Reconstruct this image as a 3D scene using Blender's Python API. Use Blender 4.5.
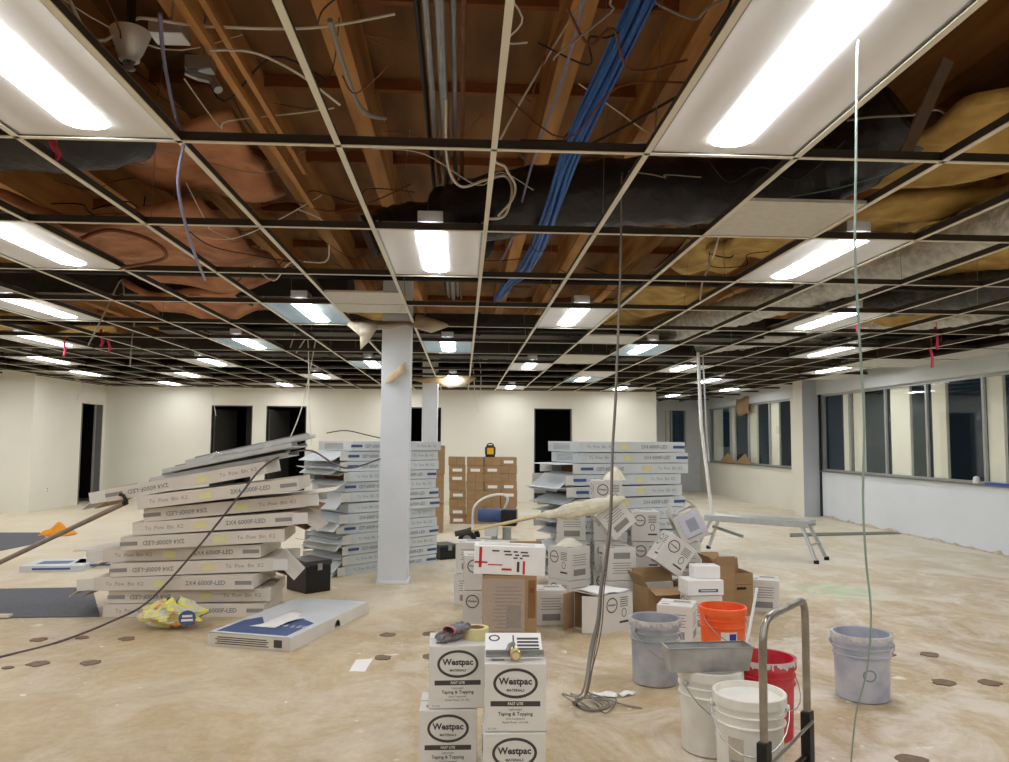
import bpy, bmesh, math, random
import numpy as np
from mathutils import Vector, Matrix, Euler

random.seed(7)
for o in list(bpy.data.objects):
    bpy.data.objects.remove(o)
SC = bpy.context.scene
COL = SC.collection
pi = math.pi

# ------------------------------------------------------------------ camera, world, exposure
YAW, PITCH, ROLL, FPX = .0522, .0755, .0077, 786.1     # focal length in pixels of a 1009 wide frame
HC = 1.40                                              # camera height
CEIL = HC + 1.1435                                     # suspended grid height
GX0, GY0 = .1096, 3.0287                               # grid origin; cells .61 x 1.22
_fw = np.array([math.sin(YAW)*math.cos(PITCH), math.cos(YAW)*math.cos(PITCH), math.sin(PITCH)])
_r = np.array([math.cos(YAW), -math.sin(YAW), 0.])
_u = np.cross(_r, _fw)
_r, _u = _r*math.cos(ROLL)+_u*math.sin(ROLL), _u*math.cos(ROLL)-_r*math.sin(ROLL)
cam_d = bpy.data.cameras.new('camera')
cam = bpy.data.objects.new('camera', cam_d)
COL.objects.link(cam)
cam_d.sensor_width = 36
cam_d.lens = FPX*36/1009
cam_d.clip_start = .05
cam_d.clip_end = 200
M3 = Matrix((( _r[0], _u[0], -_fw[0]), (_r[1], _u[1], -_fw[1]), (_r[2], _u[2], -_fw[2])))
cam.matrix_world = Matrix.Translation((0, 0, HC)) @ M3.to_4x4()
SC.camera = cam
world = bpy.data.worlds.new('night')
SC.world = world
world.use_nodes = True
world.node_tree.nodes['Background'].inputs[0].default_value = (.02, .032, .042, 1)
world.node_tree.nodes['Background'].inputs[1].default_value = .35
vs = SC.view_settings
vs.view_transform = 'Standard'
vs.look = 'None'
vs.gamma = 1
vs.use_curve_mapping = False
vs.exposure = 0.0
LENS_POWER = 28.0

def ray(x, y):
    return _fw+_r*(x-504.5)/FPX-_u*(y-381)/FPX
def fl(x, y, z=0.):                     # the point at height z that the survey pixel shows
    d = ray(x, y); t = (z-HC)/d[2]
    return Vector((d[0]*t, d[1]*t, z))
def ay(x, y, Y):                        # the point at depth Y
    d = ray(x, y); t = Y/d[1]
    return Vector((d[0]*t, Y, HC+d[2]*t))
def gx(i): return GX0+.61*i
def gy(j): return GY0+1.22*j

# ------------------------------------------------------------------ materials
def S(r, g, b):
    f = lambda c: (c/255/12.92 if c/255 <= .04045 else ((c/255+.055)/1.055)**2.4)
    return (f(r), f(g), f(b))
MATS = {}
def mat(name, col, rough=.6, metal=0., var=.12, scale=8., bump=0., bscale=40., col2=None, spec=.4, emit=None, estr=0., stretch=None, thr=None):
    if name in MATS: return MATS[name]
    m = bpy.data.materials.new(name); m.use_nodes = True
    nt = m.node_tree; N = nt.nodes; L = nt.links
    b = N['Principled BSDF']
    b.inputs['Roughness'].default_value = rough
    b.inputs['Metallic'].default_value = metal
    b.inputs['Specular IOR Level'].default_value = spec
    tc = N.new('ShaderNodeTexCoord')
    mp = N.new('ShaderNodeMapping'); L.new(tc.outputs['Object'], mp.inputs['Vector'])
    if stretch: mp.inputs['Scale'].default_value = stretch
    nz = N.new('ShaderNodeTexNoise'); nz.inputs['Scale'].default_value = scale
    nz.inputs['Detail'].default_value = 4
    L.new(mp.outputs[0], nz.inputs['Vector'])
    rp = N.new('ShaderNodeValToRGB')
    lo, hi = (thr if thr else (.3, .7))
    rp.color_ramp.elements[0].position = lo; rp.color_ramp.elements[1].position = hi
    c2 = col2 if col2 else tuple(c*(1-var) for c in col)
    rp.color_ramp.elements[0].color = (*c2, 1); rp.color_ramp.elements[1].color = (*col, 1)
    L.new(nz.outputs['Fac'], rp.inputs[0]); L.new(rp.outputs[0], b.inputs['Base Color'])
    if bump:
        n2 = N.new('ShaderNodeTexNoise'); n2.inputs['Scale'].default_value = bscale; n2.inputs['Detail'].default_value = 3
        L.new(mp.outputs[0], n2.inputs['Vector'])
        bp = N.new('ShaderNodeBump'); bp.inputs['Strength'].default_value = bump; bp.inputs['Distance'].default_value = .02
        L.new(n2.outputs['Fac'], bp.inputs['Height']); L.new(bp.outputs[0], b.inputs['Normal'])
    if emit:
        b.inputs['Emission Color'].default_value = (*emit, 1); b.inputs['Emission Strength'].default_value = estr
    MATS[name] = m
    return m

def floor_material():
    m = bpy.data.materials.new('dusty_subfloor'); m.use_nodes = True
    nt = m.node_tree; N = nt.nodes; L = nt.links; b = N['Principled BSDF']
    tc = N.new('ShaderNodeTexCoord')
    def noise(scale, det=5, rough=.6, stretch=None, warp=0):
        n = N.new('ShaderNodeTexNoise'); n.inputs['Scale'].default_value = scale
        n.inputs['Detail'].default_value = det; n.inputs['Roughness'].default_value = rough
        n.inputs['Distortion'].default_value = warp
        if stretch:
            mp = N.new('ShaderNodeMapping'); mp.inputs['Scale'].default_value = stretch
            L.new(tc.outputs['Object'], mp.inputs[0]); L.new(mp.outputs[0], n.inputs['Vector'])
        else: L.new(tc.outputs['Object'], n.inputs['Vector'])
        return n.outputs['Fac']
    def ramp(sock, stops):
        r = N.new('ShaderNodeValToRGB')
        e = r.color_ramp.elements
        e[0].position, e[0].color = stops[0][0], (*stops[0][1], 1)
        e[1].position, e[1].color = stops[-1][0], (*stops[-1][1], 1)
        for p, c in stops[1:-1]:
            k = e.new(p); k.color = (*c, 1)
        L.new(sock, r.inputs[0]); return r.outputs[0]
    def mix(a, c, f):
        x = N.new('ShaderNodeMixRGB'); L.new(a, x.inputs[1])
        if isinstance(c, tuple): x.inputs[2].default_value = (*c, 1)
        else: L.new(c, x.inputs[2])
        if isinstance(f, float): x.inputs[0].default_value = f
        else: L.new(f, x.inputs[0])
        return x.outputs[0]
    def math_(op, a, c):
        x = N.new('ShaderNodeMath'); x.operation = op; x.use_clamp = True
        for i, s in enumerate((a, c)):
            if isinstance(s, (int, float)): x.inputs[i].default_value = s
            else: L.new(s, x.inputs[i])
        return x.outputs[0]
    g = lambda v: (v, v, v)
    base = ramp(noise(1.1, 6, .65, (1, .55, 1), .6), [(.32, S(160, 138, 106)), (.5, S(186, 164, 126)), (.64, S(208, 192, 160))])
    fine = ramp(noise(14, 6, .7), [(.35, S(162, 138, 104)), (.65, S(206, 188, 152))])
    c = mix(base, fine, .35)
    # the far half of the hall keeps more of its pale skim coat
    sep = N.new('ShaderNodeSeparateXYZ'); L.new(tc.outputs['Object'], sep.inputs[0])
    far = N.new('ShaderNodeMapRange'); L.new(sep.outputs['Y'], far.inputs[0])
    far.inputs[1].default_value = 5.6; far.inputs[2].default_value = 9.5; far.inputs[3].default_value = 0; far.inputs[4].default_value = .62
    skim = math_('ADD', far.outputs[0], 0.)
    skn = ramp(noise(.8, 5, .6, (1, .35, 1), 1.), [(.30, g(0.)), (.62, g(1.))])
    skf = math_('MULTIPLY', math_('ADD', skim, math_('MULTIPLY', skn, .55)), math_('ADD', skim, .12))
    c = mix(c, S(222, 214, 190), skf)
    # plaster dust drifts
    rx = N.new('ShaderNodeMapRange'); L.new(sep.outputs['X'], rx.inputs[0])
    rx.inputs[1].default_value = -1.2; rx.inputs[2].default_value = 1.6; rx.inputs[3].default_value = .38; rx.inputs[4].default_value = 1.
    dust = math_('MULTIPLY', ramp(noise(1.7, 7, .72, (1, .8, 1), .8), [(.44, g(0.)), (.60, g(1.))]), rx.outputs[0])
    c = mix(c, S(232, 228, 220), math_('MULTIPLY', dust, .6))
    # compound spatter
    v = N.new('ShaderNodeTexVoronoi'); v.inputs['Scale'].default_value = 3.2; v.feature = 'F1'
    wn = N.new('ShaderNodeTexNoise'); wn.inputs['Scale'].default_value = 9; L.new(tc.outputs['Object'], wn.inputs['Vector'])
    wm = N.new('ShaderNodeMixRGB'); wm.inputs[0].default_value = .12; L.new(tc.outputs['Object'], wm.inputs[1]); L.new(wn.outputs['Color'], wm.inputs[2])
    L.new(wm.outputs[0], v.inputs['Vector'])
    sp = ramp(v.outputs['Distance'], [(.09, g(1.)), (.13, g(0.))])
    gate = ramp(noise(2.3, 2), [(.48, g(0.)), (.56, g(1.))])
    c = mix(c, S(238, 233, 222), math_('MULTIPLY', math_('MULTIPLY', sp, gate), .8))
    v2 = N.new('ShaderNodeTexVoronoi'); v2.inputs['Scale'].default_value = 8; L.new(wm.outputs[0], v2.inputs['Vector'])
    sp2 = ramp(v2.outputs['Distance'], [(.07, g(1.)), (.10, g(0.))])
    gate2 = ramp(noise(1.3, 2), [(.5, g(0.)), (.58, g(1.))])
    c = mix(c, S(240, 236, 228), math_('MULTIPLY', math_('MULTIPLY', sp2, gate2), .7))
    dk = ramp(noise(5.5, 6, .7, None, 1.2), [(.66, g(0.)), (.74, g(1.))])
    c = mix(c, S(140, 112, 84), math_('MULTIPLY', dk, .55))
    gp = N.new('ShaderNodeVectorMath'); gp.operation = 'DISTANCE'; L.new(tc.outputs['Object'], gp.inputs[0]); gp.inputs[1].default_value = fl(838, 591)
    gs = math_('MULTIPLY', ramp(gp.outputs['Value'], [(.05, g(1.)), (.5, g(0.))]), ramp(noise(6, 4), [(.35, g(0.)), (.65, g(1.))]))
    c = mix(c, S(150, 220, 160), math_('MULTIPLY', gs, .8))
    L.new(c, b.inputs['Base Color'])
    b.inputs['Roughness'].default_value = .55
    b.inputs['Specular IOR Level'].default_value = .35
    bp = N.new('ShaderNodeBump'); bp.inputs['Strength'].default_value = .25; bp.inputs['Distance'].default_value = .01
    L.new(noise(25, 6, .7), bp.inputs['Height']); L.new(bp.outputs[0], b.inputs['Normal'])
    return m

WALL = mat('wall_paint', S(232, 230, 217), .75, var=.05, scale=1.2, bump=.05, bscale=60)
WALLG = mat('wall_paint_cool', S(226, 232, 238), .7, var=.05, scale=1.5, bump=.05)
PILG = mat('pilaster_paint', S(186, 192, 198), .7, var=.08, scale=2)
HEADG = mat('header_metal', S(206, 210, 212), .6, var=.08, scale=2)
COLM = mat('column_paint', S(226, 232, 238), .65, var=.07, scale=3, bump=.06, bscale=12)
DARK = mat('room_shade_dark', S(40, 40, 38), .9, var=.3, scale=2)  # lack of light in the rooms put into a dark wall colour
DOORM = mat('dark_door', S(58, 56, 50), .5, var=.2, scale=3, stretch=(6, 6, .6))
JAMB = mat('grey_jamb', S(120, 120, 118), .5)
TEE = mat('tee_white', S(226, 222, 206), .5, var=.08, scale=5)
WEB = mat('tee_web_shadow', S(74, 70, 64), .6, .3, var=.2)  # shadow on the tee webs put into their colour
WIRE = mat('hanger_wire', S(150, 148, 140), .45, .6)
PLY = mat('plywood_deck', S(158, 114, 68), .75, var=.35, scale=3, stretch=(1, .25, 1), bump=.15, bscale=10, col2=S(104, 70, 38))
BEAM = mat('joist_wood', S(214, 160, 96), .7, var=.3, scale=6, stretch=(1, .12, 1), bump=.2, bscale=20, col2=S(150, 98, 50))
PANEL = mat('troffer_white', S(222, 222, 224), .45, var=.03)
FILM = mat('troffer_blue_film', S(170, 205, 230), .35, var=.12, scale=3)
LENS = mat('lens_lit', S(255, 255, 255), .4, emit=(.985, .99, 1.), estr=LENS_POWER)
STEEL = mat('galvanised', S(170, 172, 172), .35, .8, var=.2, scale=14)
TILE = mat('mineral_tile', S(214, 212, 204), .9, var=.12, scale=20, bump=.3, bscale=90)
CARTON = mat('white_carton', S(224, 222, 216), .65, var=.08, scale=4)
CARTONC = mat('white_carton_cool', S(211, 217, 220), .6, var=.1, scale=4)
CARTONW = mat('white_carton_warm', S(220, 212, 200), .7, var=.1, scale=4)
KRAFT = mat('kraft_board', S(168, 137, 100), .8, var=.16, scale=5, stretch=(1, 1, 4))
KRAFTD = mat('kraft_board_dark', S(140, 100, 62), .8, var=.2, scale=5)
INK = mat('black_ink', S(72, 69, 66), .6, var=.15)
INKG = mat('grey_ink', S(146, 144, 142), .6)
INKB = mat('blue_ink', S(70, 92, 140), .5, var=.2, scale=12)
REDI = mat('red_ink', S(196, 44, 52), .5)
WINK = mat('white_ink', S(235, 232, 226), .6)
YELS = mat('yellow_sticker', S(228, 224, 164), .6)
PAPER = mat('white_paper', S(240, 240, 238), .7, var=.05)
LILAC = mat('lilac_paper', S(222, 222, 236), .7, var=.05)
BLACKP = mat('black_plastic', S(26, 26, 28), .4, var=.3, bump=.1)
RUBBER = mat('rubber', S(30, 30, 30), .8)
CHROME = mat('worn_chrome', S(170, 165, 155), .28, .9, var=.3, scale=20, bump=.1, bscale=60)
ALU = mat('aluminium', S(205, 208, 210), .35, .7, var=.12, scale=10)
WHITEP = mat('white_enamel', S(238, 238, 236), .4)
GLASS = None

# ------------------------------------------------------------------ mesh builder
class MB:
    def __init__(s): s.v = []; s.f = []; s.m = []; s.k = 0
    def add(s, V, F):
        o = len(s.v); s.v += [tuple(p) for p in V]
        for f in F: s.f.append(tuple(i+o for i in f)); s.m.append(s.k)
        return s
    def box(s, c, d, rot=None, skip=()):
        c = Vector(c); x, y, z = d[0]/2, d[1]/2, d[2]/2
        P = [Vector((i*x, j*y, k*z)) for k in (-1, 1) for j in (-1, 1) for i in (-1, 1)]
        if rot is not None:
            R = rot if isinstance(rot, Matrix) else Euler(rot).to_matrix()
            P = [R @ p for p in P]
        F = dict(b=(0, 2, 3, 1), t=(4, 5, 7, 6), f=(0, 1, 5, 4), k=(2, 6, 7, 3), l=(0, 4, 6, 2), r=(1, 3, 7, 5))
        return s.add([p+c for p in P], [q for n, q in F.items() if n not in skip])
    def lathe(s, prof, n=24, c=(0, 0, 0), cap0=False, cap1=False, R=None):
        V = []; F = []; c = Vector(c)
        for (r, z) in prof:
            for k in range(n):
                a = 2*pi*k/n; p = Vector((r*math.cos(a), r*math.sin(a), z))
                V.append((R @ p if R is not None else p)+c)
        for j in range(len(prof)-1):
            for k in range(n):
                F.append((j*n+k, j*n+(k+1) % n, (j+1)*n+(k+1) % n, (j+1)*n+k))
        if cap0: F.append(tuple(range(n-1, -1, -1)))
        if cap1: F.append(tuple((len(prof)-1)*n+k for k in range(n)))
        return s.add(V, F)
    def tube(s, pts, r, n=6, closed=False):
        pts = [Vector(p) for p in pts]; V = []; F = []; N = len(pts)
        rr = r if isinstance(r, (list, tuple)) else [r]*N
        t0 = (pts[1]-pts[0]).normalized()
        up = Vector((0, 0, 1)) if abs(t0.z) < .9 else Vector((1, 0, 0))
        a = t0.cross(up).normalized()
        for i, p in enumerate(pts):
            if i == 0: t = t0
            elif i == N-1: t = (pts[-1]-pts[-2]).normalized()
            else: t = ((pts[i+1]-p).normalized()+(p-pts[i-1]).normalized())
            if t.length < 1e-6: t = t0
            t = t.normalized(); a = (a-t*a.dot(t))
            a = a.normalized() if a.length > 1e-6 else t.orthogonal().normalized()
            b = t.cross(a)
            for k in range(n):
                q = 2*pi*k/n; V.append(p+(a*math.cos(q)+b*math.sin(q))*rr[i])
        for i in range(N-1):
            for k in range(n):
                F.append((i*n+k, i*n+(k+1) % n, (i+1)*n+(k+1) % n, (i+1)*n+k))
        F.append(tuple(range(n-1, -1, -1))); F.append(tuple((N-1)*n+k for k in range(n)))
        return s.add(V, F)
    def prism(s, poly, z0, z1, R=None, c=(0, 0, 0)):
        n = len(poly); c = Vector(c)
        V = [Vector((x, y, z)) for z in (z0, z1) for x, y in poly]
        if R is not None: V = [R @ p for p in V]
        return s.add([p+c for p in V], [tuple(range(n-1, -1, -1)), tuple(range(n, 2*n))]+[(k, (k+1) % n, n+(k+1) % n, n+k) for k in range(n)])
    def grid(s, fn, nu, nv):
        V = [fn(i/nu, j/nv) for j in range(nv+1) for i in range(nu+1)]; w = nu+1
        return s.add(V, [(j*w+i, j*w+i+1, (j+1)*w+i+1, (j+1)*w+i) for j in range(nv) for i in range(nu)])
    def mesh(s, name, mats, smooth=False, bevel=0.):
        me = bpy.data.meshes.new(name); me.from_pydata(s.v, [], s.f)
        mats = mats if isinstance(mats, (list, tuple)) else [mats]
        for m in mats: me.materials.append(m)
        me.polygons.foreach_set('material_index', [min(k, len(mats)-1) for k in s.m])
        if bevel:
            bm = bmesh.new(); bm.from_mesh(me)
            bmesh.ops.bevel(bm, geom=[e for e in bm.edges if len(e.link_faces) == 2 and e.calc_face_angle(0) > .5], offset=bevel, segments=2, affect='EDGES', profile=.6)
            bm.to_mesh(me); bm.free()
        if smooth:
            me.polygons.foreach_set('use_smooth', [True]*len(me.polygons))
            me.set_sharp_from_angle(angle=.7)
        me.update()
        return me
    def build(s, name, mats, parent=None, smooth=False, bevel=0., solid=0.):
        o = bpy.data.objects.new(name, s.mesh(name, mats, smooth, bevel)); COL.objects.link(o)
        if parent is not None: o.parent = parent
        if solid:
            md = o.modifiers.new('thickness', 'SOLIDIFY'); md.thickness = solid; md.offset = 0
        return o
def inst(me, name, parent=None, loc=(0, 0, 0), rot=(0, 0, 0), scale=(1, 1, 1)):
    o = bpy.data.objects.new(name, me); COL.objects.link(o); o.parent = parent
    o.location = loc; o.rotation_euler = rot; o.scale = scale
    return o
def empty(name, loc=(0, 0, 0), rz=0., rot=None):
    o = bpy.data.objects.new(name, None); COL.objects.link(o); o.empty_display_size = .05
    o.location = loc; o.rotation_euler = rot if rot else (0, 0, rz)
    return o
def tag(o, label, cat, group=None):
    o['label'] = label; o['category'] = cat
    if group: o['group'] = group
    return o
def struct(o): o['kind'] = 'structure'; return o
ORD = ['first', 'second', 'third', 'fourth', 'fifth', 'sixth', 'seventh', 'eighth', 'ninth', 'tenth', 'eleventh', 'twelfth', 'thirteenth', 'fourteenth', 'fifteenth', 'sixteenth']

def text_mesh(txt, size, mats, align='CENTER', shear=0., bold=0., name='lettering'):
    cu = bpy.data.curves.new('t', 'FONT'); cu.body = txt; cu.size = size; cu.align_x = align; cu.align_y = 'CENTER'
    cu.shear = shear; cu.offset = bold; cu.resolution_u = 2; cu.fill_mode = 'FRONT'
    o = bpy.data.objects.new('t', cu); COL.objects.link(o)
    dg = bpy.context.evaluated_depsgraph_get()
    me = bpy.data.meshes.new_from_object(o.evaluated_get(dg)); me.name = name
    bpy.data.objects.remove(o); bpy.data.curves.remove(cu)
    me.materials.clear(); me.materials.append(mats)
    return me
def add_text(mb, txt, size, R, c, align='CENTER', bold=0., shear=0., sx=1.):
    me = text_mesh(txt, size, INK, align, shear, bold)
    V = [R @ Vector((v.co.x*sx, v.co.y, 0))+Vector(c) for v in me.vertices]
    mb.add(V, [tuple(p.vertices) for p in me.polygons]); bpy.data.meshes.remove(me)
def smooth_path(P, n=8):
    P = [Vector(p) for p in P]; out = []
    for i in range(len(P)-1):
        p0 = P[max(i-1, 0)]; p1 = P[i]; p2 = P[i+1]; p3 = P[min(i+2, len(P)-1)]
        for k in range(n):
            t = k/n
            out.append(.5*((2*p1)+(p2-p0)*t+(2*p0-5*p1+4*p2-p3)*t*t+(3*p1-p0-3*p2+p3)*t**3))
    out.append(P[-1]); return out
FRONT = Euler((pi/2, 0, 0)).to_matrix()         # text on a face looking towards -Y
RIGHT = Euler((pi/2, 0, pi/2)).to_matrix()      # on a face looking towards +X
LEFT = Euler((pi/2, 0, -pi/2)).to_matrix()
TOP = Matrix.Identity(3)

# ================================================================== THE SETTING
XL, XR, YB, YF = -8.0, 6.82, 18.05, 22.4
ZD = 3.98                                        # underside of the roof deck
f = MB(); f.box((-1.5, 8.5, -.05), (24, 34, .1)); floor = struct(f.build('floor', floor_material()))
for (x, y, s) in [(39, 640, 1), (82, 638, .8), (127, 639, 1), (38, 664, 1.1), (91, 663, 1.1), (388, 635, 1), (382, 658, 1), (430, 657, 1), (430, 634, 1), (930, 655, 1.1), (945, 683, 1.2), (989, 683, 1.2), (888, 655, .9), (913, 761, 1.2), (8, 668, .6)]:
    p = fl(x, y, .0); rng = random.Random(x*7+y)
    poly = []
    for k in range(14):
        a = 2*pi*k/14; r = .052*s*(1+rng.uniform(-.18, .18)); poly.append((r*1.05*math.cos(a), r*math.sin(a)))
    m = MB(); m.prism(poly, -.002, .006, c=p)
    m.build('adhesive_patch', mat('adhesive', S(136, 116, 96), .8, var=.3, scale=30, bump=.4, bscale=60), floor)
def wallseg(name, x0, x1, y0, y1, z0, z1, m=WALL, parent=None):
    b = MB(); b.box(((x0+x1)/2, (y0+y1)/2, (z0+z1)/2), (abs(x1-x0), abs(y1-y0), z1-z0)); return b.build(name, m, parent)
ZW = CEIL+.12
# back wall with four doorways, one mesh
XE = 4.48                                        # where the back wall ends and the recess begins
doors = []
for (xa, xb) in ((211, 252), (266, 306), (408, 441), (534, 572)):
    doors.append((ay(xa, 430, YB).x, ay(xb, 430, YB).x))
DT = 2.14
b = MB(); xs = XL-.15
for (a, c) in doors:
    b.box(((xs+a)/2, YB+.07, ZW/2), (a-xs, .14, ZW)); b.box(((a+c)/2, YB+.07, (DT+ZW)/2), (c-a, .14, ZW-DT)); xs = c
b.box(((xs+XE)/2, YB+.07, ZW/2), (XE-xs, .14, ZW))
wall_back = struct(b.build('wall_back', WALL))
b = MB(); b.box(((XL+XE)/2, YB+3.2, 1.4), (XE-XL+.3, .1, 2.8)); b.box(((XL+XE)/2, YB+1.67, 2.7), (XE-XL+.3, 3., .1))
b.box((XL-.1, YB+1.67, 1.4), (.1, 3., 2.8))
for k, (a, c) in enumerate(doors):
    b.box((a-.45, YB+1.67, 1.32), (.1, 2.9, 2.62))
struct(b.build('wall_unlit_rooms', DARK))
for k, (a, c) in enumerate(doors):
    d = struct(empty('door_%d' % (k+1), ((a+c)/2, YB, 0)))
    for s, x in ((-1, a), (1, c)):
        b = MB(); b.box((x-(a+c)/2-s*.012, .07, DT/2), (.024, .15, DT)); b.build('jamb', JAMB if k == 3 else DOORM, d)
    b = MB(); b.box((0, .07, DT-.012), (c-a-.05, .15, .024)); b.build('lintel', DOORM, d)
    if k in (0, 1, 2):      # leaf swung into the dark room
        b = MB(); b.box((0, .40, 1.03), (.045, .8, 2.05)); o = b.build('door_leaf', DOORM, d); o.location.x = (a-c)/2+.07 if k < 2 else (c-a)/2-.1
        o.rotation_euler.z = -.35 if k < 2 else .25
        b = MB(); b.tube([(.03, .68, 1.0), (.09, .68, 1.0), (.09, .58, 1.0)], .011, 6); b.build('door_handle', STEEL, o)
# left side wall (with its doorway) and the return wall facing the camera
YC = 15.1
y0d, y1d = [XL*ray(x, 455)[1]/ray(x, 455)[0] for x in (79.5, 100.5)]
b = MB()
b.box((XL-.07, (YC+.14+y0d)/2, ZW/2), (.14, y0d-YC-.14, ZW)); b.box((XL-.07, (y1d+YB)/2, ZW/2), (.14, YB-y1d, ZW)); b.box((XL-.07, (y0d+y1d)/2, (2.12+ZW)/2), (.14, y1d-y0d, ZW-2.12))
b.box((XL-2.1, YC+.07, ZW/2), (4.2, .14, ZW))
struct(b.build('wall_left', WALL))
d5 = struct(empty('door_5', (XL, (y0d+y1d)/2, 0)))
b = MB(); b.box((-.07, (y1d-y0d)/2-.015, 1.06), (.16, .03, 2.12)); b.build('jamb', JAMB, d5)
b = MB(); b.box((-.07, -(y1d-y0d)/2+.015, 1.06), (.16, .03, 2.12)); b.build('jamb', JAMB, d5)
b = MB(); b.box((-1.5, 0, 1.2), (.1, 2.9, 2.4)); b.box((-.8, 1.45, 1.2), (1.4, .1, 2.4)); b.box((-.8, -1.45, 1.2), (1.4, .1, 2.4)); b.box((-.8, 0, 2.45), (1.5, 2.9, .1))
b.build('closet_lining', DARK, d5)  # same dark colour stands for the shade behind the side doorway
b = MB(); b.box((-.13, (y1d-y0d)/2-.06, 1.06), (.03, .05, 2.1)); b.build('door_leaf', mat('grey_door', S(150, 150, 146), .5), d5)
# far recess on the right
b = MB(); b.box((XE-.07, (YB+YF)/2+.07, ZW/2), (.14, YF-YB, ZW)); struct(b.build('wall_recess_side', WALL))
fx = [ay(665, 430, YF).x, ay(686, 430, YF).x]
b = MB()
b.box(((XE+fx[0])/2, YF+.07, ZW/2), (fx[0]-XE, .14, ZW)); b.box(((fx[1]+XR)/2, YF+.07, ZW/2), (XR-fx[1], .14, ZW))
b.box(((fx[0]+fx[1])/2, YF+.07, .63), (fx[1]-fx[0], .14, 1.26)); b.box(((fx[0]+fx[1])/2, YF+.07, (2.3+ZW)/2), (fx[1]-fx[0], .14, ZW-2.3))
struct(b.build('wall_far', mat('far_paint', S(214, 218, 220), .7, var=.05)))
def wy(x, y=440): d = ray(x, y); return XR*d[1]/d[0]
_d = ray(821, 450); YP = XR*_d[1]/_d[0]
# right wall: sill wall, header, pilaster
SILL, HEAD = .87, 2.32
b = MB(); b.box((XR+.08, 2.3, SILL/2), (.16, 25., SILL)); struct(b.build('wall_right', WALLG))
b = MB(); b.box((XR+.08, 18.65, SILL/2), (.16, 7.7, SILL)); b.box((XR+.08, 22.15, (SILL+HEAD)/2), (.16, .6, HEAD-SILL)); b.box((XR+.08, (YP+.1+wy(791))/2, (SILL+HEAD)/2), (.16, wy(791)-YP-.1, HEAD-SILL)); struct(b.build('wall_right_far', WALL))
b = MB(); b.box((XR+.05, 6.2, (HEAD+ZW)/2), (.22, 32.8, ZW-HEAD)); struct(b.build('trim_1', HEADG))
_d = ray(821, 450); YP = XR*_d[1]/_d[0]
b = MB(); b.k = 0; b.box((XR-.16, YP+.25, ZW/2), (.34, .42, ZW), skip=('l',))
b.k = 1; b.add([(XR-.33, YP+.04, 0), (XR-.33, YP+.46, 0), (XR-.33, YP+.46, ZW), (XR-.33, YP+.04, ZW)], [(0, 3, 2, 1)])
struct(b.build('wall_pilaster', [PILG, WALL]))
b = MB(); b.box((XR-.012, YP, HEAD/2+.03), (.03, .05, HEAD+.02)); struct(b.build('gap_strip_dark', BLACKP))  # black strip stands in for the dark gap beside the pilaster
# ragged strip along the foot of the right wall where the base was torn off
rag = mat('torn_base', S(214, 200, 184), .85, var=.3, scale=14, bump=.5, bscale=30)
b = MB(); rng = random.Random(3); yy = -6.
P = []
while yy < YP-.05:
    P.append((yy, .015+rng.random()**2*.05)); yy += rng.uniform(.06, .2)
V = []; F = []
for y, h in P: V += [(XR-.004, y, .001), (XR-.004, y, h), (XR-.022, y, .001), (XR-.018, y, h*.8)]
for k in range(len(P)-1):
    o = 4*k; F += [(o+2, o+6, o+7, o+3), (o+3, o+7, o+5, o+1)]
b.add(V, F); struct(b.build('baseboard_right', rag))
# walls behind the camera and far to the left, so that the hall is closed
b = MB(); b.box((-2.6, -8.07, ZW/2), (19.5, .14, ZW)); struct(b.build('wall_rear', WALL))
b = MB(); b.box((-12.27, 3.4, ZW/2), (.14, 23, ZW)); struct(b.build('wall_left_hall', WALL))
b = MB()
for x0, x1, y0, y1 in ((-12.4, 7.2, -8.3, -8.1), (-12.4, 7.2, 22.55, 22.75), (-12.5, -12.3, -8.3, 22.7), (6.98, 7.2, -8.3, 22.7)):
    b.box(((x0+x1)/2, (y0+y1)/2, (ZW+ZD)/2+.02), (x1-x0, y1-y0, ZD-ZW+.1))
struct(b.build('wall_attic', mat('attic_block', S(96, 78, 60), .9, var=.3, scale=2)))

# ---- glass and windows
def glass_mat():
    m = bpy.data.materials.new('night_glass'); m.use_nodes = True; N = m.node_tree.nodes; L = m.node_tree.links
    N.remove(N['Principled BSDF'])
    t = N.new('ShaderNodeBsdfTransparent'); t.inputs[0].default_value = (.99, 1, 1, 1)
    g = N.new('ShaderNodeBsdfGlossy'); g.inputs['Roughness'].default_value = .03; g.inputs[0].default_value = (.75, .85, .9, 1)
    lw = N.new('ShaderNodeLayerWeight'); lw.inputs[0].default_value = .5
    pw = N.new('ShaderNodeMath'); pw.operation = 'POWER'; pw.inputs[1].default_value = 4.; L.new(lw.outputs['Facing'], pw.inputs[0])
    fr = N.new('ShaderNodeMath'); fr.operation = 'MULTIPLY_ADD'; fr.inputs[1].default_value = .55; fr.inputs[2].default_value = .04; L.new(pw.outputs[0], fr.inputs[0])
    mx = N.new('ShaderNodeMixShader'); L.new(fr.outputs[0], mx.inputs[0]); L.new(t.outputs[0], mx.inputs[1]); L.new(g.outputs[0], mx.inputs[2])
    L.new(mx.outputs[0], N['Material Output'].inputs[0]); return m
GLASS = glass_mat()
ALF = mat('window_alloy', S(176, 178, 176), .4, .4, var=.08)
CREAM = mat('cream_pier', S(250, 244, 224), .7, var=.05, scale=2)
NIGHT = mat('night_outside', S(22, 34, 44), .9, var=.5, scale=.8)
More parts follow.
